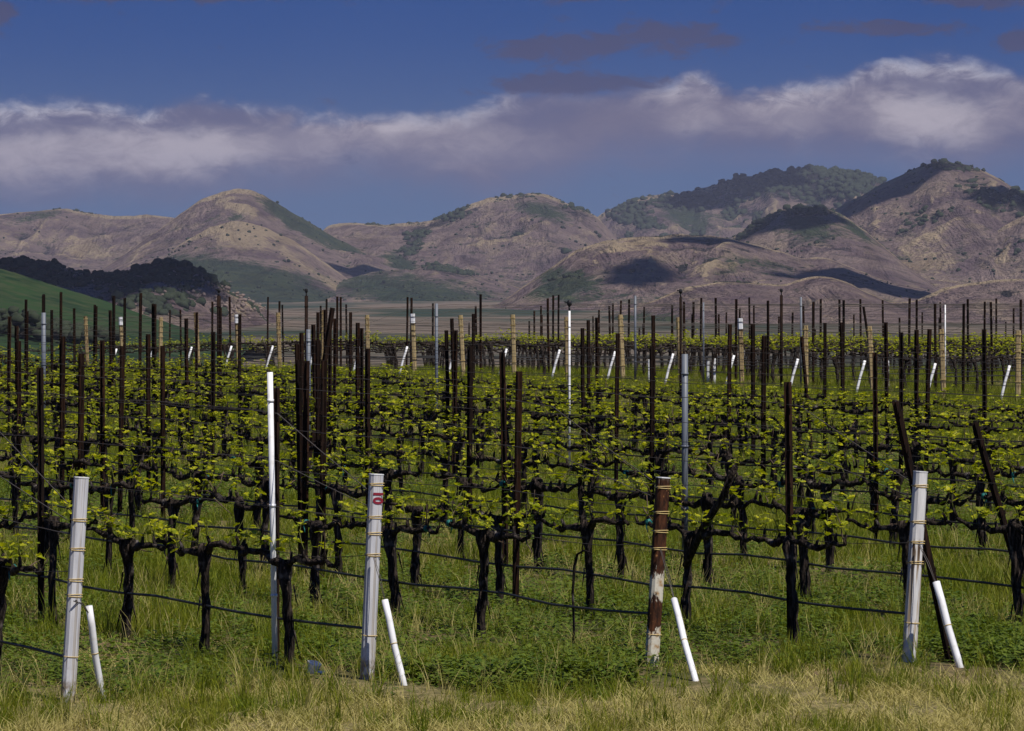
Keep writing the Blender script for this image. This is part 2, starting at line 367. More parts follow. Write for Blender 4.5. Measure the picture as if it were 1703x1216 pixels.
# ------------------------------------------------------------------ hills
def _hill(n_, b):
    p = wpos(n_); at_ = n_.n('ShaderNodeAttribute', attribute_name='cover'); q = n_.n('ShaderNodeSeparateColor'); n_.put(q.inputs[0], at_.outputs['Color'])
    f1 = n_.noise(p, 0.035, 6, 0.7); f2 = n_.noise(p, 0.009, 5, 0.6); f3 = n_.noise(p, 0.14, 4, 0.7)
    st_ = n_.noise(n_.vm('MULTIPLY', p, (0.03, 0.004, 0.05)), 1.0, 4, 0.6)
    base = n_.mix(n_.ss(f2, 0.35, 0.65), (0.175, 0.126, 0.136), (0.315, 0.238, 0.212))
    base = n_.mix(n_.m('MULTIPLY', n_.ss(st_, 0.50, 0.66), 0.55), base, (0.42, 0.33, 0.23))
    base = n_.mix(n_.m('MULTIPLY', n_.ss(f1, 0.50, 0.66), 0.6), base, (0.085, 0.070, 0.060)); base = n_.mix(n_.m('MULTIPLY', n_.ss(f3, 0.60, 0.68), 0.6), base, (0.040, 0.045, 0.034))
    jig = n_.m('ADD', n_.m('MULTIPLY', n_.m('SUBTRACT', f1, 0.5), 1.5), n_.m('MULTIPLY', n_.m('SUBTRACT', f3, 0.5), 0.9))
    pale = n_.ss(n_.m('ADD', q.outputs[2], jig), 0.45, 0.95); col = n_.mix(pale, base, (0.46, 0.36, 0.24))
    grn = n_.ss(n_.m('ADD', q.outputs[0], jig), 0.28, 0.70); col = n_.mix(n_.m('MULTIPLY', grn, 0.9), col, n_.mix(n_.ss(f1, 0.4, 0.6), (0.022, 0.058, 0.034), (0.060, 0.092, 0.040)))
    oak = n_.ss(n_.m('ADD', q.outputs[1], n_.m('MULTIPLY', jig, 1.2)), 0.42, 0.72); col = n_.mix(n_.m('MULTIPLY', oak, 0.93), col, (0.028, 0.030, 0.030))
    gl = n_.noise(n_.vm('MULTIPLY', p, (0.020, 0.0045, 0.0)), 1.0, 5, 0.62, 0.8)
    col = n_.mix(n_.m('MULTIPLY', n_.ss(gl, 0.50, 0.36), 0.45), col, n_.mix(1.0, col, (0.50, 0.47, 0.46), 'MULTIPLY'))  # hollows of the gully bump darkened in the colour, as painted shade
    n_.put(b.inputs['Base Color'], col); bump(n_, b, n_.m('ADD', n_.m('MULTIPLY', gl, 2.2), n_.m('ADD', f1, n_.m('MULTIPLY', f3, 0.5))), 1.0, 26.0)
M_HILL = mat('dry_grass_hill', _hill, 0.95, 0.05)
def _field(n_, b):
    p = wpos(n_); f1 = n_.noise(p, 0.05, 5, 0.6); f2 = n_.noise(p, 0.008, 3)
    rw = n_.noise(n_.vm('MULTIPLY', p, (0.02, 0.22, 0.5)), 1.0, 4, 0.6); n_.put(b.inputs['Base Color'], n_.mix(n_.ss(rw, 0.4, 0.62), n_.mix(n_.ss(f1, .4, .6), (0.008, 0.026, 0.010), (0.020, 0.046, 0.015)), n_.mix(n_.ss(f2, .4, .6), (0.020, 0.038, 0.016), (0.038, 0.052, 0.022))))
M_FIELD = mat('green_crop_field', _field, 0.9, 0.1)

# oaks and rocks scattered over the hills, one joined crown mass per hill
t_ = (1 + 5 ** 0.5) / 2
IV = np.array([(-1, t_, 0), (1, t_, 0), (-1, -t_, 0), (1, -t_, 0), (0, -1, t_), (0, 1, t_), (0, -1, -t_), (0, 1, -t_), (t_, 0, -1), (t_, 0, 1), (-t_, 0, -1), (-t_, 0, 1)]) / (1 + t_ * t_) ** 0.5
IF = np.array([(0, 11, 5), (0, 5, 1), (0, 1, 7), (0, 7, 10), (0, 10, 11), (1, 5, 9), (5, 11, 4), (11, 10, 2), (10, 7, 6), (7, 1, 8), (3, 9, 4), (3, 4, 2), (3, 2, 6), (3, 6, 8), (3, 8, 9), (4, 9, 5), (2, 4, 11), (6, 2, 10), (8, 6, 7), (9, 8, 1)])
def subdiv(V_, F_):
    V_ = list(map(tuple, V_)); idx = {}; out_ = []
    def md(a, b):
        k_ = (min(a, b), max(a, b))
        if k_ not in idx:
            m_ = (np.array(V_[a]) + V_[b]); m_ = m_ / np.linalg.norm(m_); V_.append(tuple(m_)); idx[k_] = len(V_) - 1
        return idx[k_]
    for a, b, c in F_:
        x_, y_, z_ = md(a, b), md(b, c), md(c, a); out_ += [(a, x_, z_), (b, y_, x_), (c, z_, y_), (x_, y_, z_)]
    return np.array(V_), np.array(out_)
IV2, IF2 = subdiv(IV, IF); IV3, IF3 = subdiv(IV2, IF2); IV4, IF4 = subdiv(IV3, IF3)
def blobs(name, pos, size, m_, hgt=0.85, sub=2, rough=0.35, **props):
    VB, FB = (IV, IF) if sub == 1 else (IV2, IF2)
    n_ = len(pos)
    if n_ == 0: return
    vv = np.repeat(VB[None], n_, 0) * (1 + rough * (nrs.rand(n_, len(VB), 1) - 0.5) * 2)
    vv = vv * (np.asarray(size)[:, None, None] * np.array([1, 1, hgt])[None, None])
    vv = vv + np.asarray(pos)[:, None, :]
    ff = (FB[None] + (np.arange(n_) * len(VB))[:, None, None]).reshape(-1, 3)
    return link(name, mesh_from(name, vv.reshape(-1, 3), ff, [m_], smooth=False), kind='stuff', **props)
M_OAK = mat('oak_crown', lambda n_, b: n_.put(b.inputs['Base Color'], n_.mix(n_.noise(wpos(n_), 0.2, 3), (0.016, 0.022, 0.017), (0.045, 0.058, 0.032))), 0.9, 0.1)
M_ROCK = mat('pale_outcrop_rock', lambda n_, b: n_.put(b.inputs['Base Color'], n_.mix(n_.noise(wpos(n_), 0.4, 3), (0.10, 0.078, 0.072), (0.27, 0.21, 0.18))), 0.95, 0.1)

def hill(ridge, D, W, name='hill', back=0.8, gul=0.16, gs=1.0, seed=1, cov=(), step=3.0, rows=110, p=1.15, oaks=(), ridge_oaks=None, material=None, osize=5.0, warp=0.25, rocks=(), rough_r=1.5, foot=None):
    """a hill with its own crest line at distance D, falling over W metres towards the viewer"""
    px = np.array([a for a, _ in ridge], float); py = np.array([b for _, b in ridge], float)
    xs = np.arange(px[0], px[-1] + step, step)
    xw = (xs - CX) / F * D
    tt = np.linspace(0, 1, rows) ** 0.9
    tf = np.concatenate([-tt[::-1], tt[1:26] * back / tt[25]])
    def Hf(q):
        # smoothed interpolation of the crest
        r_ = np.zeros_like(q); wsum = 0
        for o_, w_ in ((-9, .2), (-4, .3), (0, .5), (4, .3), (9, .2)): r_ = r_ + w_ * np.interp(q + o_, px, py); wsum += w_
        r_ = r_ / wsum + rough_r * (fbm(q / 14.0, q * 0 + seed, 4, seed) - 0.5) * 2
        return CAMZ + (HY - r_) / F * D
    T, Q = np.meshgrid(tf, xs, indexing='ij')
    Xw = (Q - CX) / F * D; Yw = D + W * T
    mid_ = np.clip(1 - np.abs(T), 0, 1) * np.clip(np.abs(T) * 3.2, 0, 1)
    q2 = Q + warp * 220 * (fbm(Xw / W * 1.5, Yw / W * 1.5, 3, seed + 5) - 0.5) * np.clip(np.abs(T) * 2, 0, 1)
    fl = gh(Xw, Yw) - 6 if foot is None else np.full_like(Xw, foot)
    H = Hf(q2)
    fall = np.clip(1 - np.abs(T), 0, 1) ** p
    fall = fall * (1 - 0.0 * T)
    Z = fl + np.clip(H - fl, 0, None) * fall
    amp = gul * np.clip(H - fl, 5, None)
    rg = ridged(Xw / W * 3.2 * gs + 0.6 * fbm(Xw / W * 3, Yw / W * 3, 2, seed), Yw / W * 0.9 * gs, 5, seed + 9, 0.52)
    Z = Z + amp * (rg - 0.62) * mid_ * 4.2 + amp * 1.5 * (ridged(Xw / W * 9 * gs + 0.5 * rg, Yw / W * 2.6 * gs, 4, seed + 19) - .6) * mid_ + 0.22 * amp * (fbm(Xw / W * 26, Yw / W * 18, 3, seed + 2) - 0.5)
    # keep the far side and the near slope from rising above the crest line
    lim = CAMZ + (Hf(CX + Xw / Yw * F) - CAMZ) / D * Yw
    Z = np.where(T < -0.02, np.minimum(Z, np.maximum(lim - np.abs(T) * W * 0.012, fl)), Z)
    nr, nc = Z.shape
    Vh = np.stack([Xw, Yw, Z], -1).reshape(-1, 3)
    i_ = np.arange(nr - 1)[:, None] * nc + np.arange(nc - 1)[None]
    Fh = np.stack([i_, i_ + 1, i_ + nc + 1, i_ + nc], -1).reshape(-1, 4)
    me = mesh_from(name, Vh, Fh, [material or M_HILL])
    SXp = CX + Xw / Yw * F; SYp = HY + (CAMZ - Z) / Yw * F
    C = np.zeros((nr, nc, 3))
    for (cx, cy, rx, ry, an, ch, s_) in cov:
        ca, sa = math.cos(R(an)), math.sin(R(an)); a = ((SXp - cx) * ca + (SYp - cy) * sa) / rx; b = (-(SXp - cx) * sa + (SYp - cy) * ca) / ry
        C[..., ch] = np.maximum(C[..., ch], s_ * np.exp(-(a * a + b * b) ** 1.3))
    def blur(A, k1, k2):
        B = A.copy(); n0 = 1
        for di in (-k1, 0, k1):
            for dj in (-k2, 0, k2):
                if di or dj: B = B + np.roll(np.roll(A, di, 0), dj, 1); n0 += 1
        return B / n0
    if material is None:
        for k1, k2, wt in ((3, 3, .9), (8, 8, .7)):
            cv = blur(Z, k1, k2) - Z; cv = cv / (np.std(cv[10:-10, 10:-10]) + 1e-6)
            C[..., 1] = C[..., 1] + wt * .27 * np.clip(cv - .35, 0, 2.2); C[..., 2] = C[..., 2] + wt * .30 * np.clip(-cv - .3, 0, 2.0); C[..., 0] = C[..., 0] + wt * .20 * np.clip(cv, 0, 1.5)  # scrub darkens hollows, crests go pale: relief shading put into the colour
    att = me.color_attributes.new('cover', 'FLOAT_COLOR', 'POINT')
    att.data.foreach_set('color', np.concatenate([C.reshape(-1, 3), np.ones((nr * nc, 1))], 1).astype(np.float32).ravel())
    o = link(name, me, kind='structure')
    # oaks: points drawn where the cover map holds woodland and painted gully shade, and along the crest
    pos = []; sz = []
    okw = (C[..., 1] * (0.35 + 1.3 * fbm(Xw / (W * .05), Yw / (W * .05), 3, seed + 31))).reshape(-1)
    for n_, thr in oaks:
        cand = np.where((okw > thr) & (Vh[:, 1] < D + W * 0.05))[0]
        if len(cand): s_ = nrs.choice(cand, min(n_, len(cand) * 3)); pos.append(Vh[s_] + nrs.uniform(-1, 1, (len(s_), 3)) * (osize, osize * 2, .5)); sz.append(nrs.uniform(.45, 1.25, len(s_)) * osize)
    if material is None and D > 2600:
        nb = 260; cand = np.where((Vh[:, 1] < D) & (Vh[:, 1] > D - W * .8) & (fbm(Xw / 260.0, Yw / 260.0, 3, seed + 60).reshape(-1) > .50))[0]
        if len(cand): s_ = nrs.choice(cand, nb); pos.append(Vh[s_] + nrs.uniform(-1, 1, (nb, 3)) * (6, 12, .2)); sz.append(nrs.uniform(.22, .62, nb) * osize)
    if ridge_oaks:
        for a0, a1, n_ in ridge_oaks:
            q = nrs.uniform(a0, a1, n_); q = q[nrs.rand(n_) < 0.25 + 1.3 * fbm(q / 22.0, q * 0, 3, seed + 40) ** 1.5]
            dy_ = -np.abs(nrs.normal(0, W * .02, len(q))); pos.append(np.stack([(q - CX) / F * D, D + dy_, Hf(q) - osize * .25 + dy_ * .25], 1)); sz.append(nrs.uniform(.4, 1.1, len(q)) * osize)
    if pos: blobs('oak_wood', np.concatenate(pos), np.concatenate(sz), M_OAK)
    pos = []; sz = []
    for (cx, cy, rx, ry, n_, s0) in rocks:
        dd = ((SXp - cx) / rx) ** 2 + ((SYp - cy) / ry) ** 2
        cand = np.where((dd < 1).reshape(-1) & (fbm(Xw / (W * .03), Yw / (W * .03), 2, 77).reshape(-1) > 0.45))[0]
        if len(cand): s_ = nrs.choice(cand, n_); pos.append(Vh[s_] + nrs.uniform(-1, 1, (n_, 3)) * (s0 * 2, s0 * 2, 0) + (0, -1.5, .9)); sz.append(nrs.uniform(.25, 1.0, n_) * s0)
    if pos: blobs('rock_outcrop', np.concatenate(pos), np.concatenate(sz), M_ROCK, 0.9, 1, 0.5)
    return o

G_, O_, L_ = 0, 1, 2
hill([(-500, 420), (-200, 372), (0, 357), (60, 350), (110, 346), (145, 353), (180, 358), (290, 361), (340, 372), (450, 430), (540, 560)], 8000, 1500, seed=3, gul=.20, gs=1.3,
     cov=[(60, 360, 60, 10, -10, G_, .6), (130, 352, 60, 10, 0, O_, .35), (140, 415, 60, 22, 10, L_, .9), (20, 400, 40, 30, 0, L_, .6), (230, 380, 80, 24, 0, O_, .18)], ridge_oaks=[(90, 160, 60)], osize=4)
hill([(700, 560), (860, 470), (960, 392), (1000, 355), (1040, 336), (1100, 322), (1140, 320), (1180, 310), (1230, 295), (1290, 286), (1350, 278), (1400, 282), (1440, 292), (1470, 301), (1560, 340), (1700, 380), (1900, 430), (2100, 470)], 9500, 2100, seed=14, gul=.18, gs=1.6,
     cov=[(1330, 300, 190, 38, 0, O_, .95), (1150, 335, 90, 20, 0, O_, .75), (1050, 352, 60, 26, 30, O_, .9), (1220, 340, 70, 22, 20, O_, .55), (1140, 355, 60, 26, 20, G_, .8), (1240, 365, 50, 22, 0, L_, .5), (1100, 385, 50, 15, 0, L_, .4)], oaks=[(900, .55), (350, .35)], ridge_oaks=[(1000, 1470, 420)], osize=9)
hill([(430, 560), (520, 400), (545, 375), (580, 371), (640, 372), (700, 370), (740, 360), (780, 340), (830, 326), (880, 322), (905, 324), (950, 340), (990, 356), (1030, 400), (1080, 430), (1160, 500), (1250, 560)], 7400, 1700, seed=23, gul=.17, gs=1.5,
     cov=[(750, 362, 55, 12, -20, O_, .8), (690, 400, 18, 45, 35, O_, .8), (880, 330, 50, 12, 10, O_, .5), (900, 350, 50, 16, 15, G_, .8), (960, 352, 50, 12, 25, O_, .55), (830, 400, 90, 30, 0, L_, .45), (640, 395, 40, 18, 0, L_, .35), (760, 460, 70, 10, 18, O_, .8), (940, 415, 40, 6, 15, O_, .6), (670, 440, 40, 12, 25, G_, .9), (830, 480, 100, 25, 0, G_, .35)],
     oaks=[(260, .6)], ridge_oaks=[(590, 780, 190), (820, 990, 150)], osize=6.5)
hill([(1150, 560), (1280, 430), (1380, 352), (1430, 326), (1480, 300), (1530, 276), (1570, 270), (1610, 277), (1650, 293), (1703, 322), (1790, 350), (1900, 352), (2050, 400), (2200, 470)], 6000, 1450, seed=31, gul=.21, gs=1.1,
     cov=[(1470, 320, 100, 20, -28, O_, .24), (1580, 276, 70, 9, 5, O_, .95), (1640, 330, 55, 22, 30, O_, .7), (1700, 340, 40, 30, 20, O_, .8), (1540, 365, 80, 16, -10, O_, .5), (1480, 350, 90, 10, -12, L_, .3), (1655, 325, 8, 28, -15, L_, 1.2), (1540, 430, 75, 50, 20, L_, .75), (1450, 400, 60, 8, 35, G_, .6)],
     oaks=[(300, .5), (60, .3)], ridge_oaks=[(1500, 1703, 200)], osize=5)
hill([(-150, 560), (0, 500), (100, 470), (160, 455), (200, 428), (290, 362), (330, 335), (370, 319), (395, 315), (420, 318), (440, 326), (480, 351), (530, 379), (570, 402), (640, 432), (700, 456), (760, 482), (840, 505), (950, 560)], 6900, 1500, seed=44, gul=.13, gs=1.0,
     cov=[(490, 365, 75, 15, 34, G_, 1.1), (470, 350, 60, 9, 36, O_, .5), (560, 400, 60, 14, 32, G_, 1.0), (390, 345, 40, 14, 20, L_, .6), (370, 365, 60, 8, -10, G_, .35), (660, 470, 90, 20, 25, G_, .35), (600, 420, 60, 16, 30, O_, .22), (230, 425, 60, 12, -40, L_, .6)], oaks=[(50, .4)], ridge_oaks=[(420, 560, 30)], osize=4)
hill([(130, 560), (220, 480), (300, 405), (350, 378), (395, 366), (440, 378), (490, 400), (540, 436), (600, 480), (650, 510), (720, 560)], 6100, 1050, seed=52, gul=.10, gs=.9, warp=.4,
     cov=[(400, 395, 85, 24, 12, L_, .95), (500, 440, 70, 13, 38, L_, .8), (560, 480, 70, 8, 36, L_, 1.0), (400, 452, 150, 20, 8, G_, .95), (470, 490, 170, 34, 15, G_, 1.0), (400, 440, 120, 9, 10, O_, .42), (500, 468, 110, 8, 22, O_, .45), (330, 425, 60, 12, -20, G_, .4)], rocks=[(560, 425, 0.1, 0.1, 0, 1)] and ())  # thin dark O_ bands paint shade here in place of a cloud's shadow
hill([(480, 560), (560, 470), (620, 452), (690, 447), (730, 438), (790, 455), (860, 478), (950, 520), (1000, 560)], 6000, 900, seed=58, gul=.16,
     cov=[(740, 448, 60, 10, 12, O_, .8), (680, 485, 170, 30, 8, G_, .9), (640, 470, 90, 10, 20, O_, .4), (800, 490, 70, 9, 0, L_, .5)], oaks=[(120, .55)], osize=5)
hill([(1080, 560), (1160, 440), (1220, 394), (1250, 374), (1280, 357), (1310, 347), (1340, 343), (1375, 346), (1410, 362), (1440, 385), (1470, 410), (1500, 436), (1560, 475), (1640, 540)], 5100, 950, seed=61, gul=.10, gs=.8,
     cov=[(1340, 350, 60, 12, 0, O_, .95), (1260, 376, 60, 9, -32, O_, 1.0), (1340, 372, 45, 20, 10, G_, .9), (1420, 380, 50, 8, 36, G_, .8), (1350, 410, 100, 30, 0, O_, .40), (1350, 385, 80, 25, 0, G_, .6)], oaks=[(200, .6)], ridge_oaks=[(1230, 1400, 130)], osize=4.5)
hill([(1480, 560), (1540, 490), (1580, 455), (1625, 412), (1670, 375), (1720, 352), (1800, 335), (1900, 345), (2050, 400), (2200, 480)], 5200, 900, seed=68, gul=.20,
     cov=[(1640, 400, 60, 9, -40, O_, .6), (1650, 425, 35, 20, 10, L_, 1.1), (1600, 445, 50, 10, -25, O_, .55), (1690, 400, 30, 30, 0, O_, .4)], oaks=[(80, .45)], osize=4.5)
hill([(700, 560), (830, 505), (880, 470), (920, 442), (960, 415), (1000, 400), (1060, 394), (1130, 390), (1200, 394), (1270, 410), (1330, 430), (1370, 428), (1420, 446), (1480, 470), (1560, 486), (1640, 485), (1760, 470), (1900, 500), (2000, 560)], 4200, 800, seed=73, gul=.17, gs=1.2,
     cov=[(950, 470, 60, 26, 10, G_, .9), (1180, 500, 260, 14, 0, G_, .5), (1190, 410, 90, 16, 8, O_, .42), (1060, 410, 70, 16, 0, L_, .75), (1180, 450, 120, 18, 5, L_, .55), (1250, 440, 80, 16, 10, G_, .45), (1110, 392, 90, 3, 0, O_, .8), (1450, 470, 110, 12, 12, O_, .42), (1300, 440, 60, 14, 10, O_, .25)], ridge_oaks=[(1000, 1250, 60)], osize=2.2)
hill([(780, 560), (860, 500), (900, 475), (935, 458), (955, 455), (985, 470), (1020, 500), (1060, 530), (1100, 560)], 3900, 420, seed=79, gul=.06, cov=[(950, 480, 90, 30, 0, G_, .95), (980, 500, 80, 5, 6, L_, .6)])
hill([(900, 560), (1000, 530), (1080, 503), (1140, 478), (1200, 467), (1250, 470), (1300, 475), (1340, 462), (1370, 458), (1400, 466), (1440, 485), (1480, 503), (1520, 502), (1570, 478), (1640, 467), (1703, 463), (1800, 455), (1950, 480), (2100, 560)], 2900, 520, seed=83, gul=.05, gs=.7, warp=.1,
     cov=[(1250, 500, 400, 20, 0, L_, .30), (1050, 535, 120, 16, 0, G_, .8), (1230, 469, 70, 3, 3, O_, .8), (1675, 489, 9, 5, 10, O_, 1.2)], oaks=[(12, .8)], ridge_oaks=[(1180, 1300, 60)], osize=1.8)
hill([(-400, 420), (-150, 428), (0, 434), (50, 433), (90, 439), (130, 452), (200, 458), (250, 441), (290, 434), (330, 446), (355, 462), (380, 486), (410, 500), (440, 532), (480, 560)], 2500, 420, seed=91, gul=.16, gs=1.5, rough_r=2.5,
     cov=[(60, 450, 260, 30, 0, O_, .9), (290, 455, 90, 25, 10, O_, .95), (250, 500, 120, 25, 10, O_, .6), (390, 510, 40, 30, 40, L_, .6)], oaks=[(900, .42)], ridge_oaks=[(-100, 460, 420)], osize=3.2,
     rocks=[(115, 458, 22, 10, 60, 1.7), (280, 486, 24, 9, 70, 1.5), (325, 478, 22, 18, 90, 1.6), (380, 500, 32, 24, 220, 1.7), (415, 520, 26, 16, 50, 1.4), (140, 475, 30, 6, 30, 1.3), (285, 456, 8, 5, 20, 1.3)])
hill([(-500, 420), (-200, 432), (0, 446), (60, 465), (120, 484), (180, 502), (260, 531), (330, 552), (420, 575)], 1250, 330, seed=97, gul=.02, gs=.5, material=M_FIELD, step=5, rows=60, warp=.05, rough_r=.8)
# a hedge of scrub crossing the green field
q = np.linspace(0, 1, 150); hx = -60 + 240 * q + nrs.normal(0, 4, 150); hy = 512 + 48 * q + nrs.normal(0, 6, 150); Dh = 1130.0
blobs('scrub_hedge', np.stack([(hx - CX) / F * Dh, Dh + nrs.uniform(-20, 20, 150), CAMZ + (HY - hy) / F * Dh - 1], 1), nrs.uniform(1.0, 2.6, 150), M_OAK)

# unseen clouds placed above the hills, out of the frame, to put parts of them in shade
def _cl(n_, b): n_.put(b.inputs['Base Color'], (0.8, 0.8, 0.82))
M_CLOUD = mat('cloud_white', _cl, 1.0, 0.0)
for i, (px, py, D, rx, ry) in enumerate([(1330, 362, 5030, 60, 70), (1440, 330, 5950, 85, 200), (1066, 450, 3850, 34, 130), (1230, 300, 9400, 160, 220), (640, 478, 6300, 90, 120), (110, 462, 2420, 110, 120),
                                         (1445, 486, 3900, 90, 110), (1680, 375, 5500, 80, 110), (1190, 400, 4150, 60, 50)]):
    z0 = CAMZ + (HY - py) / F * D; A = 2300.0; kk = (A - z0) / to_sun.z
    c = Vector((at(px, D), D, z0)) + to_sun * kk
    v = IV4.copy(); n_ = fbm(v[:, 0] * 2.1 + i * 5, v[:, 1] * 2.1 + v[:, 2], 4, i); v = v * (0.62 + 0.85 * n_)[:, None] * np.array([rx, ry, 0.3 * min(rx, ry)]); v[:, 2] = np.maximum(v[:, 2], -0.1 * rx)
    o = link('shade_cloud', mesh_from('shade_cloud', v, IF4, [M_CLOUD]), kind='structure'); o.location = c

# haze over the whole place
hv = bpy.data.materials.new('haze_air'); hv.use_nodes = True; hn = hv.node_tree; hn.nodes.clear()
ho = hn.nodes.new('ShaderNodeOutputMaterial'); pv = hn.nodes.new('ShaderNodeVolumePrincipled')
pv.inputs['Color'].default_value = (0.66, 0.72, 1.0, 1); pv.inputs['Density'].default_value = 2.7e-5; pv.inputs['Anisotropy'].default_value = 0.0
hn.links.new(pv.outputs[0], ho.inputs['Volume'])
x0, x1, y0, y1, z0, z1 = -9600, 9600, -200, 15100, -130, 420
hb = [(x, y, z) for x in (x0, x1) for y in (y0, y1) for z in (z0, z1)]
link('haze', mesh_from('haze', hb, [(0, 1, 3, 2), (4, 6, 7, 5), (0, 4, 5, 1), (2, 3, 7, 6), (0, 2, 6, 4), (1, 5, 7, 3)], [hv], False), kind='stuff')


# ------------------------------------------------------------------ rows of the vineyard
ORD = ['first', 'second', 'third', 'fourth', 'fifth', 'sixth', 'seventh', 'eighth', 'ninth', 'tenth', 'eleventh', 'twelfth', 'thirteenth', 'fourteenth', 'fifteenth', 'sixteenth', 'seventeenth', 'eighteenth', 'nineteenth', 'twentieth']
def ordn(i):
    return ORD[i] if i < 20 else '%d%s' % (i + 1, {1: 'st', 2: 'nd', 3: 'rd'}.get((i + 1) % 10, 'th') if (i + 1) % 100 not in (11, 12, 13) else 'th')
POSTS = [(112, 1178, 137, 795), (610, 1145, 628, 790), (1083, 1116, 1106, 795), (1511, 1112, 1535, 785)]
ROWNAME = ['row of the leftmost white end post', 'row of the end post numbered 10', 'row of the rusty end post', 'row of the rightmost white end post'] + ['%s row back' % ORD[i] for i in range(4, 12)]
near_rows = []
for i, n_ in enumerate(ROWN):
    if i < 4:
        px, py, *_ = POSTS[i]; y = F * CAMZ / (py - HY); p0 = Vector((at(px, y), y))
    else:
        y = n_ / (0.8508 * 0.150 + 0.5255); p0 = Vector((0.150 * y, y))
    yl = (0.8508 * p0.x + 0.5255 * p0.y) / (0.8508 * -0.150 + 0.5255)
    near_rows.append(dict(p0=p0, L=max((yl - p0.y) / U.y, 2.5), N=0.8508 * p0.x + 0.5255 * p0.y, dir=U, name=ROWNAME[i], i=i))
far_rows = []
Pf = Vector((at(1693, 72.0), 72.0))
for j in range(0, 21):
    p0 = Pf + U * (2.24 * j)
    c_ = -0.5255 * p0.x + 0.8508 * p0.y; ye = c_ / (0.8508 - 0.5255 * 0.150); L = max((ye - p0.y) / E.y, 1.6)
    far_rows.append(dict(p0=p0, L=L, dir=E, j=j, name='far-block row behind the %s tan post' % ordn(j)))

# ---- vines
CORD = 0.78
def trunk_mb(h, thick=1.0, lean=0.04):
    b = MB(); pts = []; rad = []; n_ = 13; a0 = rnd.uniform(0, 6); thick = thick * .80
    for i in range(n_):
        t = i / (n_ - 1); pts.append((lean * math.sin(a0 + t * 4) * t + 0.012 * rnd.uniform(-1, 1), 0.03 * math.cos(a0 + t * 5) * t, -0.06 + (h + 0.06) * t))
        r_ = 0.036 + 0.018 * max(0, 0.25 - t) * 4 + 0.030 * max(0, t - 0.75) * 4 * (1 - max(0, t - .93) * 8); rad.append(r_ * thick * rnd.uniform(.88, 1.15))
    b.tube(pts, rad, 9, 0.16)
    for _ in range(5):       # peeling strips of bark
        t = rnd.uniform(.2, .8); a = rnd.uniform(0, 6.28); r_ = 0.042 * thick; p = Vector((math.cos(a) * r_, math.sin(a) * r_, h * t))
        b.tube([p, p + Vector((math.cos(a) * .012, math.sin(a) * .012, -.07)), p + Vector((math.cos(a) * .03, math.sin(a) * .03, -.15))], [.006, .005, .002], 4)
    return b, Vector(pts[-1])
def arm_pts(head, s_, L):
    pts = []; y = head.y; sag = rnd.uniform(-.06, .04); ph = rnd.uniform(0, 6)
    for i in range(12):
        t = i / 11
        pts.append(Vector((head.x * (1 - t) + s_ * L * t, y * (1 - t) + .03 * math.sin(ph + t * 9), head.z - 0.03 + sag * math.sin(t * 3.1) + .016 * math.sin(ph * 2 + t * 11) + .008 * math.sin(ph + t * 27) + (CORD - head.z) * t)))
    return pts
def arm_mb(pts):
    b = MB(); b.tube(pts, [(.024 - .012 * i / 11) * rnd.uniform(.72, 1.4) for i in range(12)], 8, 0.2)
    return b
def spur_pts(arms):
    res = []
    for pts in arms:
        x = rnd.randint(1, 2)
        while x < 12:
            res.append(pts[x] + Vector((rnd.uniform(-.02, .02), 0, 0))); x += rnd.choice((2, 2, 3))
    return res
def shoot_mb(p, near=True, big=1.0):
    b = MB()
    k_ = p + Vector((rnd.uniform(-.02, .02), rnd.uniform(-.02, .02), rnd.uniform(.03, .07)))
    b.tube([p, (p + k_) / 2 + Vector((.006, 0, 0)), k_], [.014, .012, .010], 5, .2, mi=0)
    for _ in range(rnd.choice((1, 1, 1, 2))):
        d_ = Vector((rnd.uniform(-.8, .8), rnd.uniform(-.6, .6), rnd.uniform(.4, 1.3))).normalized(); L = rnd.uniform(.05, .21) * big; q = k_.copy(); pts = [q]
        for s_ in range(3): d_ = (d_ + Vector((rnd.uniform(-.25, .25), rnd.uniform(-.25, .25), -.02))).normalized(); q = q + d_ * L / 3; pts.append(q)
        b.tube(pts, [.0035, .003, .0025, .0015], 4, mi=1)
        for s_ in range(rnd.randint(4, 8)):
            t = rnd.uniform(.2, 1); c = pts[min(3, int(t * 3.99))]; a = rnd.uniform(0, 6.28)
            out_ = Vector((math.cos(a), math.sin(a), rnd.uniform(-.35, .5))); nn = Vector((rnd.uniform(-.5, .5), rnd.uniform(-.5, .5), 1))
            b.leaf(c + out_ * .012, out_, nn, rnd.uniform(.027, .062) * (.8 + .2 * big), mi=2)
    return b
MATS = [M_BARK, M_STEM, M_LEAF]
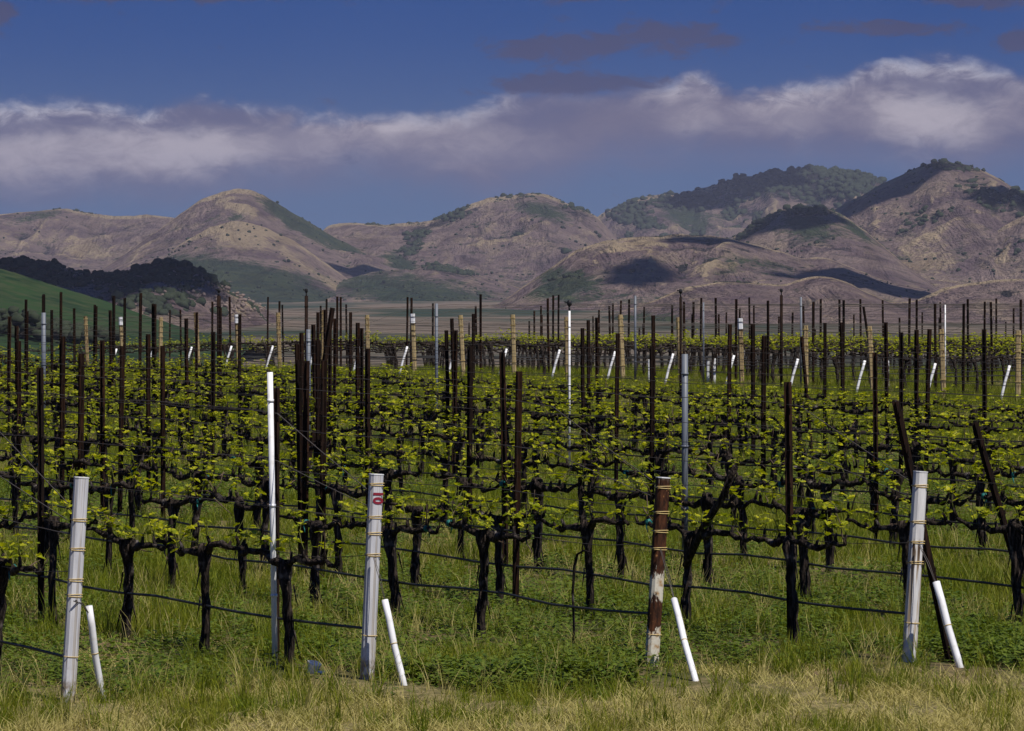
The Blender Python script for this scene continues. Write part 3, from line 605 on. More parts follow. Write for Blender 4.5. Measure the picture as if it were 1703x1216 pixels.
def make_vine_kit(fine):
    h = CORD - rnd.uniform(0.0, .07); tb, head = trunk_mb(h, rnd.uniform(.85, 1.25))
    arms = [arm_pts(head, -1, rnd.uniform(.56, .64)), arm_pts(head, 1, rnd.uniform(.56, .64))]
    kit = dict(trunk=tb.mesh('trunk', [M_BARK]), arms=[arm_mb(a).mesh('cordon_arm', [M_BARK]) for a in arms])
    sps = spur_pts(arms)
    if fine: kit['shoots'] = [shoot_mb(p).mesh('shoot', MATS) for p in sps]
    else:
        b = MB()
        for p in sps + spur_pts(arms)[::5]:
            c = shoot_mb(p); n0 = len(b.v); b.v += c.v; b.f += [tuple(q + n0 for q in f) for f in c.f]; b.mi += c.mi
        kit['foliage'] = b.mesh('foliage', MATS)
    b = MB()
    for _ in range(rnd.randint(3, 6)):
        p = arms[rnd.randint(0, 1)][rnd.randint(2, 11)].copy(); d_ = Vector((rnd.uniform(-.6, .6), rnd.uniform(-.5, .5), rnd.uniform(-.3, 1))).normalized(); pts = [p.copy()]
        for q_ in range(3): p = p + d_ * rnd.uniform(.03, .085); d_ = (d_ + Vector((rnd.uniform(-.5, .5), rnd.uniform(-.3, .3), rnd.uniform(-.4, .3)))).normalized(); pts.append(p.copy())
        b.tube(pts, [.0065, .005, .004, .0025], 5, .1)
    kit['canes'] = b.mesh('pruned_canes', [M_CANE])
    tie = MB(); x = rnd.choice((2, 8, 10)); p = arms[rnd.randint(0, 1)][x]
    tie.tube([p + Vector((-.012, 0, 0)), p + Vector((.012, 0, 0))], [.026, .026], 8); tie.tube([p + Vector((0, -.02, -.02)), p + Vector((.03, -.03, -.07))], [.006, .003], 4)
    kit['tie'] = tie.mesh('tie_tape', [M_TEAL])
    return kit
kits_fine = [make_vine_kit(True) for _ in range(7)]
kits_far = [make_vine_kit(False) for _ in range(6)]

def in_view(x, y, z, m_=25):
    px = CX + x / y * F; return -m_ <= px <= 1703 + m_
spots = []
for r_ in near_rows:
    k_ = 0; t0 = {0: 1.0, 1: 1.0, 2: 0.92, 3: 1.26}.get(r_['i'], rnd.uniform(0, 1.2))
    step_ = {1: 1.17, 2: 1.17}.get(r_['i'], 1.25)
    t = t0
    while t < r_['L']:
        p = r_['p0'] + U * t; spots.append((p, r_, 0, t)); t += step_
for r_ in far_rows:
    t = .8
    while t < r_['L'] + 1.2: p = r_['p0'] + E * t; spots.append((p, r_, 1, t)); t += 1.25
spots.sort(key=lambda s_: s_[0].y)
LOOK = ['gnarled', 'rough-barked', 'crooked', 'stocky', 'knotty', 'twisted', 'shaggy']
indiv = [s_ for s_ in spots if in_view(s_[0].x, s_[0].y, 0, 60)][:285]
ids = set(id(s_) for s_ in indiv)
order = {}
for s_ in indiv: order.setdefault(id(s_[1]), []).append(s_)
for k_ in order: order[k_].sort(key=lambda s_: -s_[0].x / s_[0].y)
rank = {id(s_): i for k_ in order for i, s_ in enumerate(order[k_])}
def vine_label(s_, word):
    r_ = s_[1]; i = rank[id(s_)]
    if s_[2] == 0 and r_['i'] < 4: return '%s budding grapevine, %s one back in the %s' % (word, ordn(i), r_['name'])
    return '%s budding grapevine, %s from the right, %s' % (word, ordn(i), r_['name'])
for n_, s_ in enumerate(indiv):
    p, r_, far, t = s_
    if far == 0 and r_['i'] == 2 and t < 1.0:      # a thin young vine tied up near the rusty post
        o = empty('young_grapevine', (p.x, p.y, g1(p.x, p.y)), 'thin leafless young vine stem beside the rusty end post', 'grapevine')
        b = MB(); b.tube([(0, 0, -.05), (.01, 0, .2), (-.02, .01, .42), (.015, 0, .60), (.05, 0, .68), (.13, 0, .71), (.22, 0, .70)], [.011, .010, .009, .009, .008, .007, .005], 6, .15)
        link('stem', b.mesh('stem', [M_BARK]), o)
        o.rotation_euler.z = math.atan2(U.y, U.x) + math.pi; continue
    fine = p.y < 37; ki = rnd.randrange(7 if fine else 6); kit = (kits_fine if fine else kits_far)[ki]
    o = empty('grapevine', (p.x, p.y, g1(p.x, p.y)), vine_label(s_, LOOK[ki]), 'grapevine', 'grapevines trained along the trellis rows')
    d_ = r_['dir']; o.rotation_euler = (rnd.uniform(-.03, .03), rnd.uniform(-.03, .03), math.atan2(d_.y, d_.x) + (math.pi if rnd.random() < .5 else 0))
    sc_ = rnd.uniform(.95, 1.05); o.scale = (1.04, rnd.uniform(.9, 1.1), sc_)
    link('trunk', kit['trunk'], o)
    for a in kit['arms']: link('cordon_arm', a, o)
    link('pruned_canes', kit['canes'], o, kind='stuff')
    if fine:
        for a in kit['shoots']: link('shoot', a, o)
        if rnd.random() < .6: link('tie_tape', kit['tie'], o)
    else: link('foliage', kit['foliage'], o, kind='stuff')
    if far == 0 and r_['i'] == 3 and 2.2 < t < 3.0:   # old arm rising from this vine
        b = MB(); b.tube([(0.02, 0, .50), (-.22, .02, .80), (-.40, 0, 1.0), (-.58, .02, 1.24)], [.026, .024, .026, .022], 8, .15)
        q_ = link('old_arm', b.mesh('old_arm', [M_BARK]), o); q_.matrix_parent_inverse = Matrix.Identity(4)
        q_.rotation_euler.z = math.atan2(U.y, U.x) - o.rotation_euler.z
rest = [s_ for s_ in spots if id(s_) not in ids and in_view(s_[0].x, s_[0].y, 0, 500) and s_[0].y > 60]
def merge_meshes(name, items, mats):
    Vs = []; Fs = []; Mi = []; off = 0
    for me, M in items:
        n_ = len(me.vertices); co = np.empty(n_ * 3, np.float32); me.vertices.foreach_get('co', co); co = co.reshape(-1, 3)
        Mn = np.array(M); co = co @ Mn[:3, :3].T + Mn[:3, 3]; Vs.append(co)
        for p_ in me.polygons: Fs.append(tuple(v + off for v in p_.vertices)); Mi.append(mats.index(me.materials[p_.material_index]))
        off += n_
    me = bpy.data.meshes.new(name); me.from_pydata(np.concatenate(Vs), [], Fs)
    for m_ in mats: me.materials.append(m_)
    me.polygons.foreach_set('material_index', Mi); me.polygons.foreach_set('use_smooth', [True] * len(Fs)); return me
items = []
for (p, r_, far, t) in rest[:170]:
    kit = kits_far[rnd.randrange(6)]; d_ = r_['dir']
    M = Matrix.Translation((p.x, p.y, g1(p.x, p.y))) @ Matrix.Rotation(math.atan2(d_.y, d_.x), 4, 'Z')
    for a in [kit['trunk'], kit['foliage']] + kit['arms']: items.append((a, M))
if items: link('grapevine_mass', merge_meshes('grapevine_mass', items, MATS), kind='stuff')

# ---- near end posts
def octo(w_, c_): h = w_ / 2; return [(-h + c_, -h), (h - c_, -h), (h, -h + c_), (h, h - c_), (h - c_, h), (-h + c_, h), (-h, h - c_), (-h, -h + c_)]
def wrap_mb(c, w_, turns=2):
    b = MB(); r_ = w_ * .5 + .002
    for k_ in range(turns):
        pts = []
        for i in range(17):
            a = 2 * math.pi * i / 16; q_ = max(abs(math.cos(a)), abs(math.sin(a)))
            pts.append(Vector((math.cos(a) / q_ * r_ * .985, math.sin(a) / q_ * r_ * .985, .008 * k_ + .004 * math.sin(a + k_ * 2))) + c)
        b.tube(pts, .0032, 5, cap=False)
    return b
POSTLAB = [('leftmost white painted end post, standing in dry grass', 'white'), ('white painted end post marked with a red number 10', 'white'), ('rusty brown end post with white paint flaking off its foot', 'rust'), ('white end post streaked with rust runs, at the right edge', 'streak')]
WRAPS = [[1.10, .93, .75, .66, .31], [1.23, 1.03, .93, .80, .315], [1.16, 1.0, .88, .77, .23], [1.16, .93, .80, .67, .29]]
ends = []
for i, (bx, by, tx, ty) in enumerate(POSTS):
    y = F * CAMZ / (by - HY); X0 = at(bx, y); h = CAMZ - (ty - HY) / F * y; X1 = at(tx, y)
    z = g1(X0, y); o = empty('end_post', (X0, y, z), POSTLAB[i][0], 'vineyard post', 'end posts of the near vine rows')
    h -= z; lean = math.atan2(X1 - X0, h); yaw = R(17)
    o.rotation_euler = (R(-1.0), lean, yaw)
    m_ = {'white': M_PAINT, 'rust': M_RUSTPOST, 'streak': M_PAINTR}[POSTLAB[i][1]]; W_ = .079
    b = MB(); b.prism(octo(W_, .016), (0, 0, -.12), (0, 0, h), 6)
    link('post_shaft', b.mesh('post_shaft', [m_], False), o)
    b = MB(); b.prism(octo(W_ * 1.06, .018), (0, 0, h), (0, 0, h + .006)); link('post_cap', b.mesh('post_cap', [M_PVC], False), o)
    for q_ in WRAPS[i]: link('wire_wrap', wrap_mb(Vector((0, 0, q_)), W_, 2 if q_ > .5 else 1).mesh('wire_wrap', [M_BRASS]), o)
    if i != 2:
        b = MB(); b.tube([(.005, -W_ / 2 - .003, .795 - .16 * (i == 0)), (.005, -W_ / 2 + .002, .795 - .16 * (i == 0))], .006, 8); link('wire_hole', b.mesh('wire_hole', [M_BLACK]), o)
    if i == 1:
        cu = bpy.data.curves.new('number', 'FONT'); cu.body = '10'; cu.size = .082; cu.extrude = .0006; cu.align_x = 'CENTER'; cu.align_y = 'CENTER'; cu.offset = .0035
        to = bpy.data.objects.new('tmp', cu); dg = bpy.context.evaluated_depsgraph_get(); COL.objects.link(to); dg.update()
        me = bpy.data.meshes.new_from_object(to.evaluated_get(dg)); COL.objects.unlink(to); me.materials.clear(); me.materials.append(M_RED)
        t = link('number', me, o); t.location = (0.004, -W_ / 2 - .0025, 1.155); t.rotation_euler = (R(90), R(90), 0); t['label'] = 'red painted number 10'
    ends.append((X0, y, z, h, lean, o))

# ---- anchor guards: white tubes over the guy rods
def guard(x, y, base, topv, ax, name_label, r_=.024, wire_to=None, group=None, seam=True):
    base = Vector(base); topv = Vector(topv); o = empty('guy_anchor', base, name_label, 'guy anchor', group)
    d_ = topv - base; b = MB(); n_ = d_.length
    md = d_ * .52 + Vector((-.006, 0, .004)); b.tube([d_.normalized() * -.03, d_ * .2, md, d_ * .53 + Vector((-.006, 0, .004)), d_ * .8, d_], [r_, r_, r_, r_ * 1.04, r_ * 1.02, r_], 12)
    link('guard_tube', b.mesh('guard_tube', [M_PVC]), o)
    if seam:
        b = MB(); dn = d_.normalized(); b.tube([md - dn * .003, md + dn * .003], r_ * 1.1, 12); link('clip', b.mesh('clip', [M_BRASS]), o)
        b = MB(); b.tube([d_.normalized() * -.14, d_.normalized() * .01], r_ * .55, 6); link('anchor_rod', b.mesh('anchor_rod', [M_RUST]), o)
    if wire_to is not None:
        b = MB(); wt = Vector(wire_to) - base; off = Vector((.006, 0, 0))
        b.tube([d_ * .9, (d_ + wt) / 2, wt], .003, 4); b.tube([d_ * .9, (d_ + wt) / 2 + off * 2, wt + off], .0022, 4); link('guy_wire', b.mesh('guy_wire', [M_WIRE]), o)
    return o
GUARDS = [((172, 1166), (148, 1008), 'white anchor tube leaning right of the leftmost white post'), ((675, 1150), (640, 998), 'white anchor tube leaning beside the post numbered 10'),
          ((1160, 1142), (1121, 997), 'white anchor tube leaning beside the rusty peeling post'), ((1600, 1118), (1557, 968), 'split white anchor tube leaning right of the rust-streaked post')]
for i, (bq, tq, lb) in enumerate(GUARDS):
    X0, y, z, h, lean, o = ends[i]; yb = F * (CAMZ - .02) / (bq[1] - HY); xb = at(bq[0], yb); zb = g1(xb, yb)
    yt = yb + (y - yb) * .5; zt = CAMZ - (tq[1] - HY) / F * yt
    hh = [.635, .795, .77, .795][i]; top_w = Vector((X0 + math.sin(lean) * hh, y - .05, z + hh))
    guard(xb, yb, (xb, yb, zb), (at(tq[0], yt), yt, zt), None, lb, .0205 if i < 3 else .024, top_w, 'white tubes over the guy anchors')

# ---- far end posts (tan) with their guys
for j, r_ in enumerate(far_rows[:19]):
    p = r_['p0']; z = g1(p.x, p.y); h = rnd.uniform(1.28, 1.42) + .012 * j; ln = rnd.uniform(-.02, .06)
    px = CX + p.x / p.y * F
    if px < -40: continue
    white = j in (4, 10, 14, 17)
    o = empty('end_post', (p.x, p.y, z), ('%s end post of the far block, %s from the right' % ('white topped' if white else 'weathered tan', ORD[j])), 'vineyard post', 'end posts of the far block')
    o.rotation_euler = (0, -ln, rnd.uniform(-.3, .3)); b = MB(); b.prism(octo(.10, .022), (0, 0, -.1), (0, 0, h - (.22 if white else 0)), 3)
    link('post_shaft', b.mesh('post_shaft', [M_TAN], False), o)
    if white: b = MB(); b.prism(octo(.104, .022), (0, 0, h - .22), (0, 0, h)); link('painted_top', b.mesh('painted_top', [M_PVC], False), o)
    for q_ in (h - .08, h - .24, h - .40, h - .52, .35): link('wire_wrap', wrap_mb(Vector((0, 0, q_)), .108, 2).mesh('wire_wrap', [M_BRASS if not white else M_RUST]), o)
    if px > 200:
        a0 = p - E * .42; bb = Vector((a0.x, a0.y, g1(a0.x, a0.y))); a1 = p - E * .20; tt_ = Vector((a1.x, a1.y, bb.z + .66))
        guard(0, 0, bb, tt_, None, 'white anchor tube leaning by the %s far end post from the right' % ORD[j], .026, Vector((p.x, p.y, z + .95)), 'white tubes by the far end posts', False)

# ---- stakes
sec_t = [(-.025, -.004), (-.005, -.006), (-.005, -.030), (.005, -.030), (.005, -.006), (.025, -.004), (.025, .004), (-.025, .004)]
def stake(x, y, H, lx=0.0, ly=0.0, m_=None, label='', wide=1.0, name='trellis_stake', group='steel stakes along the vine rows', yaw=None, z=None, base_px=None):
    z = g1(x, y) if z is None else z
    b = MB(); b.prism([(a * wide, c * wide) for a, c in sec_t], (0, 0, -.15), (lx, ly, H), 3, wob=.004, xdir=Vector((1, 0, 0)))
    for q_ in np.arange(.6, H - .05, .25):
        c = Vector((lx * q_ / H, ly * q_ / H, q_)); b.prism([(-.006, -.006), (.006, -.006), (.006, .006), (-.006, .006)], c + Vector((.0, -.034 * wide, 0)), c + Vector((0, -.034 * wide, .03)))
    o = link(name, b.mesh(name, [m_ or M_RUST], False)); o.location = (x, y, z)
    o.rotation_euler.z = rnd.uniform(-.5, .5) if yaw is None and abs(lx) < .1 else (yaw or 0)
    tag(o, label, 'stake', group); return o
# observed stakes: (pixel x, pixel y of the top) in the photograph
Z3 = [(42, 160), (78, 205), (120, 80), (208, 55), (133, 135), (242, 130), (288, 45), (347, 122), (440, 105), (537, 62), (590, 72), (665, 50), (722, 100), (803, 130), (880, 170), (928, 140), (1003, 90), (1083, 68), (1127, 150), (1265, 68), (1315, 88), (1333, 105), (1500, 140), (1517, 110), (1543, 78), (1594, 66), (1608, 68), (1634, 103), (1651, 140), (1686, 190), (570, 300), (385, 335), (695, 250), (1412, 365), (190, 400), (1040, 120)]
Z4 = [(98, 190), (122, 215), (335, 68), (352, 72), (452, 98), (543, 170), (525, 225), (622, 190), (642, 148), (655, 110), (680, 55), (772, 330), (848, 420), (910, 182), (932, 133), (965, 110), (1000, 75), (1022, 60), (1043, 58), (1160, 215), (1183, 178), (1210, 160), (1228, 165), (1238, 130), (1288, 110), (1302, 98), (1340, 85), (1378, 80), (1428, 215), (1450, 115), (1497, 155), (1582, 108), (1640, 95), (1675, 150), (1318, 240), (630, 300), (1490, 300)]
Z5 = [(40, 105), (98, 90), (145, 92), (247, 72), (262, 150), (298, 140), (308, 197), (347, 78), (361, 122), (408, 70), (428, 105), (492, 85), (497, 180), (543, 160), (612, 140), (662, 100), (718, 218), (766, 190), (745, 78), (832, 80), (852, 83), (900, 150), (932, 78), (1040, 83), (1048, 188), (1115, 165), (1160, 75), (1197, 80), (1223, 140), (1256, 220), (1283, 100), (1311, 93), (1418, 100), (1432, 78), (1517, 90), (1510, 220), (1553, 92), (1570, 75), (1617, 185), (1653, 122), (1688, 80), (477, 252), (600, 470), (1120, 235), (992, 330)]
_er = random.Random(77)
EXTRA = [(522, 540), (530, 566), (541, 515), (548, 548), (558, 530), (498, 572), (508, 600), (536, 600), (246, 556), (272, 575), (105, 560), (168, 566)] + [(_er.uniform(10, 1690), _er.choice((_er.uniform(494, 520), _er.uniform(505, 545), _er.uniform(545, 580)))) for _ in range(20)]
obs = [(a / 2.838, 470 + b / 2.838) for a, b in Z3] + [(560 + a / 2.838, 470 + b / 2.838) for a, b in Z4] + EXTRA + [(1103 + a / 2.838, 470 + b / 2.838) for a, b in Z5]
cnt = {}; st_list = []
for px, py in obs:
    u_ = (px - CX) / F; best = None
    for r_ in near_rows:
        y = r_['N'] / (0.8508 * u_ + 0.5255); tt_ = (y - r_['p0'].y) / U.y
        if r_['i'] < 4 and tt_ < .3: continue
        H = CAMZ - (py - HY) / F * y - g1(u_ * y, y); c_ = abs(H - 1.8)
        if best is None or c_ < best[0]: best = (c_, y, H, r_)
    for r_ in far_rows:
        c0 = -0.5255 * r_['p0'].x + 0.8508 * r_['p0'].y; y = c0 / (0.8508 - 0.5255 * u_)
        if (y - r_['p0'].y) < .2: continue
        H = CAMZ - (py - HY) / F * y - g1(u_ * y, y); c_ = abs(H - 1.8)
        if c_ < best[0]: best = (c_, y, H, r_)
    _, y, H, r_ = best; st_list.append((px, u_ * y, y, H, r_))
st_list.sort(key=lambda s_: s_[0])
for px, x, y, H, r_ in st_list:
    k_ = id(r_); cnt[k_] = cnt.get(k_, 0) + 1
    lb = 'dark rusty stake, %s from the left, %s' % (ordn(cnt[k_] - 1), r_['name'])
    m_ = M_RUST; l_ = rnd.gauss(0, .018)
    if abs(px - 137) < 2 or abs(px - 1315) < 3: pass
    stake(x - l_, y, H, l_, rnd.gauss(0, .03), m_, lb, rnd.uniform(.9, 1.15))
# leaning stakes
def lean_stake(b_, t_, y, lb, m_=None, wide=1.0, dy=0):
    zb = CAMZ - (b_[1] - HY) / F * y; zt = CAMZ - (t_[1] - HY) / F * (y + dy); xb = at(b_[0], y)
    return stake(xb, y, zt - zb, at(t_[0], y + dy) - xb, dy, m_, lb, wide, 'leaning_stake', None, 0.0, zb)
lean_stake((1589, 1106), (1490, 668), F * CAMZ / (1108 - HY), 'rusty stake leaning left, its foot at the split white anchor tube', wide=1.05)
lean_stake((1712, 985), (1621, 703), F * CAMZ / (1000 - HY), 'rusty stake leaning left at the far right edge of the picture', wide=1.1)
lean_stake((503, 812), (553, 512), 44.4, 'long dark stake leaning right, behind the white pipe and post 10', wide=1.2)
lean_stake((1352, 760), (1333, 560), 50.0, 'thin rusty stake leaning slightly left behind the middle rows', wide=.9)
lean_stake((1452, 610), (1436, 510), 78.0, 'short tilted stake at the near edge of the far block', wide=1.0)
# stake beside the first vine of the row with post 10 and the split one in the row of the rightmost post
# ---- grey and white pipes, risers
def pipe(px, ytop, y, rad, m_, label, name='riser_pipe', head=False, lx=0.0, ybase=None, dark_top=0):
    x = at(px, y); z = g1(x, y); H = CAMZ - (ytop - HY) / F * y - z; o = empty(name, (x, y, z), label, 'pipe')
    zb = -.1 if ybase is None else CAMZ - (ybase - HY) / F * y - z
    b = MB(); b.tube([(lx, 0, zb), (lx * .5, 0, H * .5), (0, 0, H)], rad, 10); link('pipe', b.mesh('pipe', [m_]), o)
    for q_ in (.25, .55, .9): 
        c = Vector((lx * (1 - q_), 0, H * q_)); b = MB(); b.tube([c, c + Vector((0, 0, .018))], rad * 1.18, 10)
        if H * q_ > zb: link('coupling', b.mesh('coupling', [m_]), o)
    if dark_top: b = MB(); b.prism([(-.025, -.02), (.025, -.02), (.025, .02), (-.025, .02)], (0, 0, H), (0, 0, H + dark_top)); link('stake_top', b.mesh('stake_top', [M_RUST], False), o)
    if head:
        b = MB(); b.tube([(0, 0, H), (0, 0, H + .05)], [.012, .012], 8); b.tube([(0, 0, H + .05), (0, 0, H + .075), (0, 0, H + .12), (0, 0, H + .13)], [.012, .03, .027, .012], 8); b.tube([(0, 0, H + .09), (-.06, 0, H + .11)], [.012, .008], 6)
        link('sprinkler_head', b.mesh('sprinkler_head', [M_BLACK]), o)
    return o
r2 = near_rows[1]; u_ = (449 - CX) / F; y2 = r2['N'] / (0.8508 * u_ + 0.5255) - .1
pipe(449, 619, y2, .0185, M_PVC, 'tall white pipe standing against a dark stake left of post 10', lx=at(458, y2) - at(449, y2))
stake(at(449, y2) + .035, y2 + .06, 1.80, .0, 0, M_RUST, 'dark stake directly behind the tall white pipe', 1.0)
pipe(947, 517, 46.5, .0135, M_PVC, 'white riser pipe with a black sprinkler head, in the centre', head=True, ybase=800)
pipe(1132, 494, 62.0, .022, M_RUST, 'rusty riser with sprinkler head right of the picture centre', head=True)
pipe(1299.5, 491, 76.0, .03, M_RUST, 'dark riser with sprinkler head rising from the far block', head=True)
pipe(364, 492, 67.0, .035, M_RUST, 'dark riser with sprinkler head at left, before the rocky knoll', head=True)
pipe(509.5, 492, 68.0, .03, M_RUST, 'thin dark riser with small head right of the rocky knoll', head=True)
pipe(1139, 589, 33.5, .028, M_GALV, 'grey galvanised pipe between the rusty post and the leaning stick')
pipe(72.5, 520, 60.0, .035, M_GALV, 'grey pipe with a dark top near the left edge', dark_top=.27)
pipe(726, 505, 57.0, .022, M_GALV, 'thin grey pipe beside a dark stake, left of centre')
pipe(513, 548, 52.0, .03, M_GALV, 'grey pipe beside the long leaning stake')
pipe(1056.5, 492, 82.0, .025, M_GALV, 'thin grey pipe right of centre among the far stakes')
pipe(1332, 494, 78.0, .022, M_GALV, 'bluish grey pipe rising from the far block at right')
pipe(1572, 507, 74.0, .013, M_PVC, 'thin white pipe at right, above the far vines')
pipe(1170, 503, 80.0, .018, M_GALV, 'thinnest grey pipe at right of centre in the far block')

# ---- white grow tubes in the far block
for px, y0_, y1_, lb in ((1187, 596, 626, 'pair of white grow tubes standing in the grass of the far block'), (1475, 600, 632, 'white grow tube with a blue band in the grass at right'), (1081, 598, 628, 'white grow tube right of centre behind a dark stake')):
    y = F * CAMZ / (y1_ + 12 - HY); x = at(px, y); z = g1(x, y); o = empty('grow_tube', (x, y, z), lb, 'grow tube')
    sec = octo(.085, .01); H = CAMZ - (y0_ - HY) / F * y - z; b = MB(); b.prism(sec, (0, 0, 0), (0, 0, H)); link('sleeve', b.mesh('sleeve', [M_PVC], False), o)
    if px == 1187: b = MB(); b.prism(octo(.06, .01), (-.12, .05, 0), (-.12, .05, H * .9)); link('sleeve', b.mesh('sleeve', [M_CUT], False), o)
    for q_ in (.35, .7): b = MB(); b.prism(octo(.09, .01), (0, 0, H * q_), (0, 0, H * q_ + .015)); link('band', b.mesh('band', [M_CUT], False), o)

# ---- crumpled plastic cup on the bare soil
y = F * CAMZ / (1132 - HY); x = at(517, y)
b = MB(); pts = [(0, 0, 0), (.004, 0, .02), (.0, 0, .06), (-.004, 0, .085)]; b.tube(pts, [.026, .032, .036, .042], 12, .16, cap=False); b.tube([(.03, -.01, .03), (.07, -.02, .045), (.085, -.02, .03)], [.012, .018, .004], 6, .3)
o = link('plastic_cup', b.mesh('plastic_cup', [M_PVC], False)); o.location = (x, y, g1(x, y) + .03); o.rotation_euler = (.3, .35, 0)
tag(o, 'crumpled grey white plastic cup on bare soil left of post 10', 'litter')

# ---- wires and hoses along every row
def wire(name, pts, r_, m_, label, cat, group):
    b = MB(); b.tube(pts, r_, 5 if r_ > .004 else 4, cap=False); o = link(name, b.mesh(name, [m_])); tag(o, label, cat, group); return o
for r_ in near_rows:
    i = r_['i']; p0 = r_['p0']; L = r_['L'] + 2; n_ = int(L / .6) + 2
    def line(hfun, sag=.0, sub=.6):
        res = []
        for q_ in range(n_):
            t = L * q_ / (n_ - 1) - (0 if i < 4 else 1.2); p = p0 + U * t; res.append((p.x, p.y, g1(p.x, p.y) * .5 + hfun(t) + sag * math.sin(t * 2.7 + i) + .006 * math.sin(t * 7 + i)))
        return res
    wire('drip_hose', line(lambda t: .345 if i else .30, .012), .0095, M_HOSE, 'black drip irrigation hose strung low along the ' + r_['name'], 'hose', 'drip hoses of the near rows')
    wire('cordon_wire', line(lambda t: CORD - .02 if t > .5 or i > 3 else .80), .0028, M_WIRE, 'wire carrying the vine arms along the ' + r_['name'], 'wire', 'cordon wires of the near rows')
    for hh, w_, nm in ((1.05, 1.02, 'lowest'), (1.35, 1.10, 'middle'), (1.66, 1.20, 'top')):
        wire('catch_wire', line(lambda t, a=hh, c=w_: a if i > 3 else (c + (a - c) * min(1, max(0, t) / 1.2)), .006), .0030, M_WIRE, '%s thin catch wire above the vines in the %s' % (nm, r_['name']), 'wire', 'catch wires of the near rows')
for r_ in far_rows:
    p0 = r_['p0']; L = r_['L'] + 2.5; n_ = int(L / 1.2) + 2
    for hh, nm in ((.40, 'low'), (.78, 'cordon'), (1.2, 'middle'), (1.66, 'top')):
        pts = []
        for q_ in range(n_):
            t = L * q_ / (n_ - 1); p = p0 + E * t; h0 = min(hh, 1.22) if hh > 1.2 else hh; a = h0 + (hh - h0) * min(1, t / 1.5); pts.append((p.x, p.y, g1(p.x, p.y) + a + .012 * math.sin(t * 1.9 + r_['j'])))
        wire('trellis_wire', pts, .009 if nm == 'low' else .0045, M_HOSE if nm == 'low' else M_WIRE, '%s wire strung along the %s' % (nm, r_['name']), 'wire', 'wires of the far block')

# ------------------------------------------------------------------ grass, weeds and straw
def blade(Vl, Fl, x, y, h, w_, a, bend, segs=3):
    n0 = len(Vl); ca, sa = math.cos(a), math.sin(a); b2 = rnd.uniform(0, 6.28)
    for s_ in range(segs):
        t = s_ / segs; ww = w_ * (1 - t * .75); ox = x + math.cos(b2) * bend * t * t; oy = y + math.sin(b2) * bend * t * t; z = h * t * (1 - .25 * t * bend / max(h, .01))
        Vl += [(ox - ca * ww, oy - sa * ww, z), (ox + ca * ww, oy + sa * ww, z)]
    Vl.append((x + math.cos(b2) * bend, y + math.sin(b2) * bend, h * (1 - .25 * bend / max(h, .01))))
    for s_ in range(segs - 1): Fl.append((n0 + 2 * s_, n0 + 2 * s_ + 1, n0 + 2 * s_ + 3, n0 + 2 * s_ + 2))
    Fl.append((n0 + 2 * segs - 2, n0 + 2 * segs - 1, n0 + 2 * segs))
def tuft(kind):
    Vl = []; Fl = []
    if kind == 'grass':
        for _ in range(34):
            r_ = abs(rnd.gauss(0, .07)); a = rnd.uniform(0, 6.28); blade(Vl, Fl, r_ * math.cos(a), r_ * math.sin(a), rnd.uniform(.07, .24), rnd.uniform(.0022, .0045), rnd.uniform(0, 3.14), rnd.uniform(.01, .11))
    elif kind == 'tall':
        for _ in range(16):
            r_ = abs(rnd.gauss(0, .04)); a = rnd.uniform(0, 6.28); x, y, h = r_ * math.cos(a), r_ * math.sin(a), rnd.uniform(.16, .36); bd = rnd.uniform(.03, .14); blade(Vl, Fl, x, y, h, .0035, rnd.uniform(0, 3.14), bd)
    elif kind == 'dry':
        for _ in range(30):
            r_ = abs(rnd.gauss(0, .08)); a = rnd.uniform(0, 6.28); blade(Vl, Fl, r_ * math.cos(a), r_ * math.sin(a), rnd.uniform(.02, .12), rnd.uniform(.0022, .004), rnd.uniform(0, 3.14), rnd.uniform(.04, .16))
    else:
        for _ in range(46):
            r_ = abs(rnd.gauss(0, .09)); a = rnd.uniform(0, 6.28); c = Vector((r_ * math.cos(a), r_ * math.sin(a), rnd.uniform(.02, .15) * (1 - min(r_, .2) * 3))); n0 = len(Vl); s_ = rnd.uniform(.010, .024); b_ = rnd.uniform(0, 6.28)
            d1 = Vector((math.cos(b_), math.sin(b_), rnd.uniform(-.3, .5))) * s_; d2 = Vector((-math.sin(b_), math.cos(b_), rnd.uniform(-.3, .3))) * s_ * .6
            Vl += [tuple(c), tuple(c + d1 + d2), tuple(c + d1 * 1.9), tuple(c + d1 - d2)]; Fl.append((n0, n0 + 1, n0 + 2, n0 + 3))
    m_ = {'grass': M_GRASS, 'tall': M_GRASS, 'dry': M_DRY, 'weed': M_WEED, 'drytall': M_DRY}[kind]
    return mesh_from('tuft_' + kind, Vl, Fl, [m_], False)
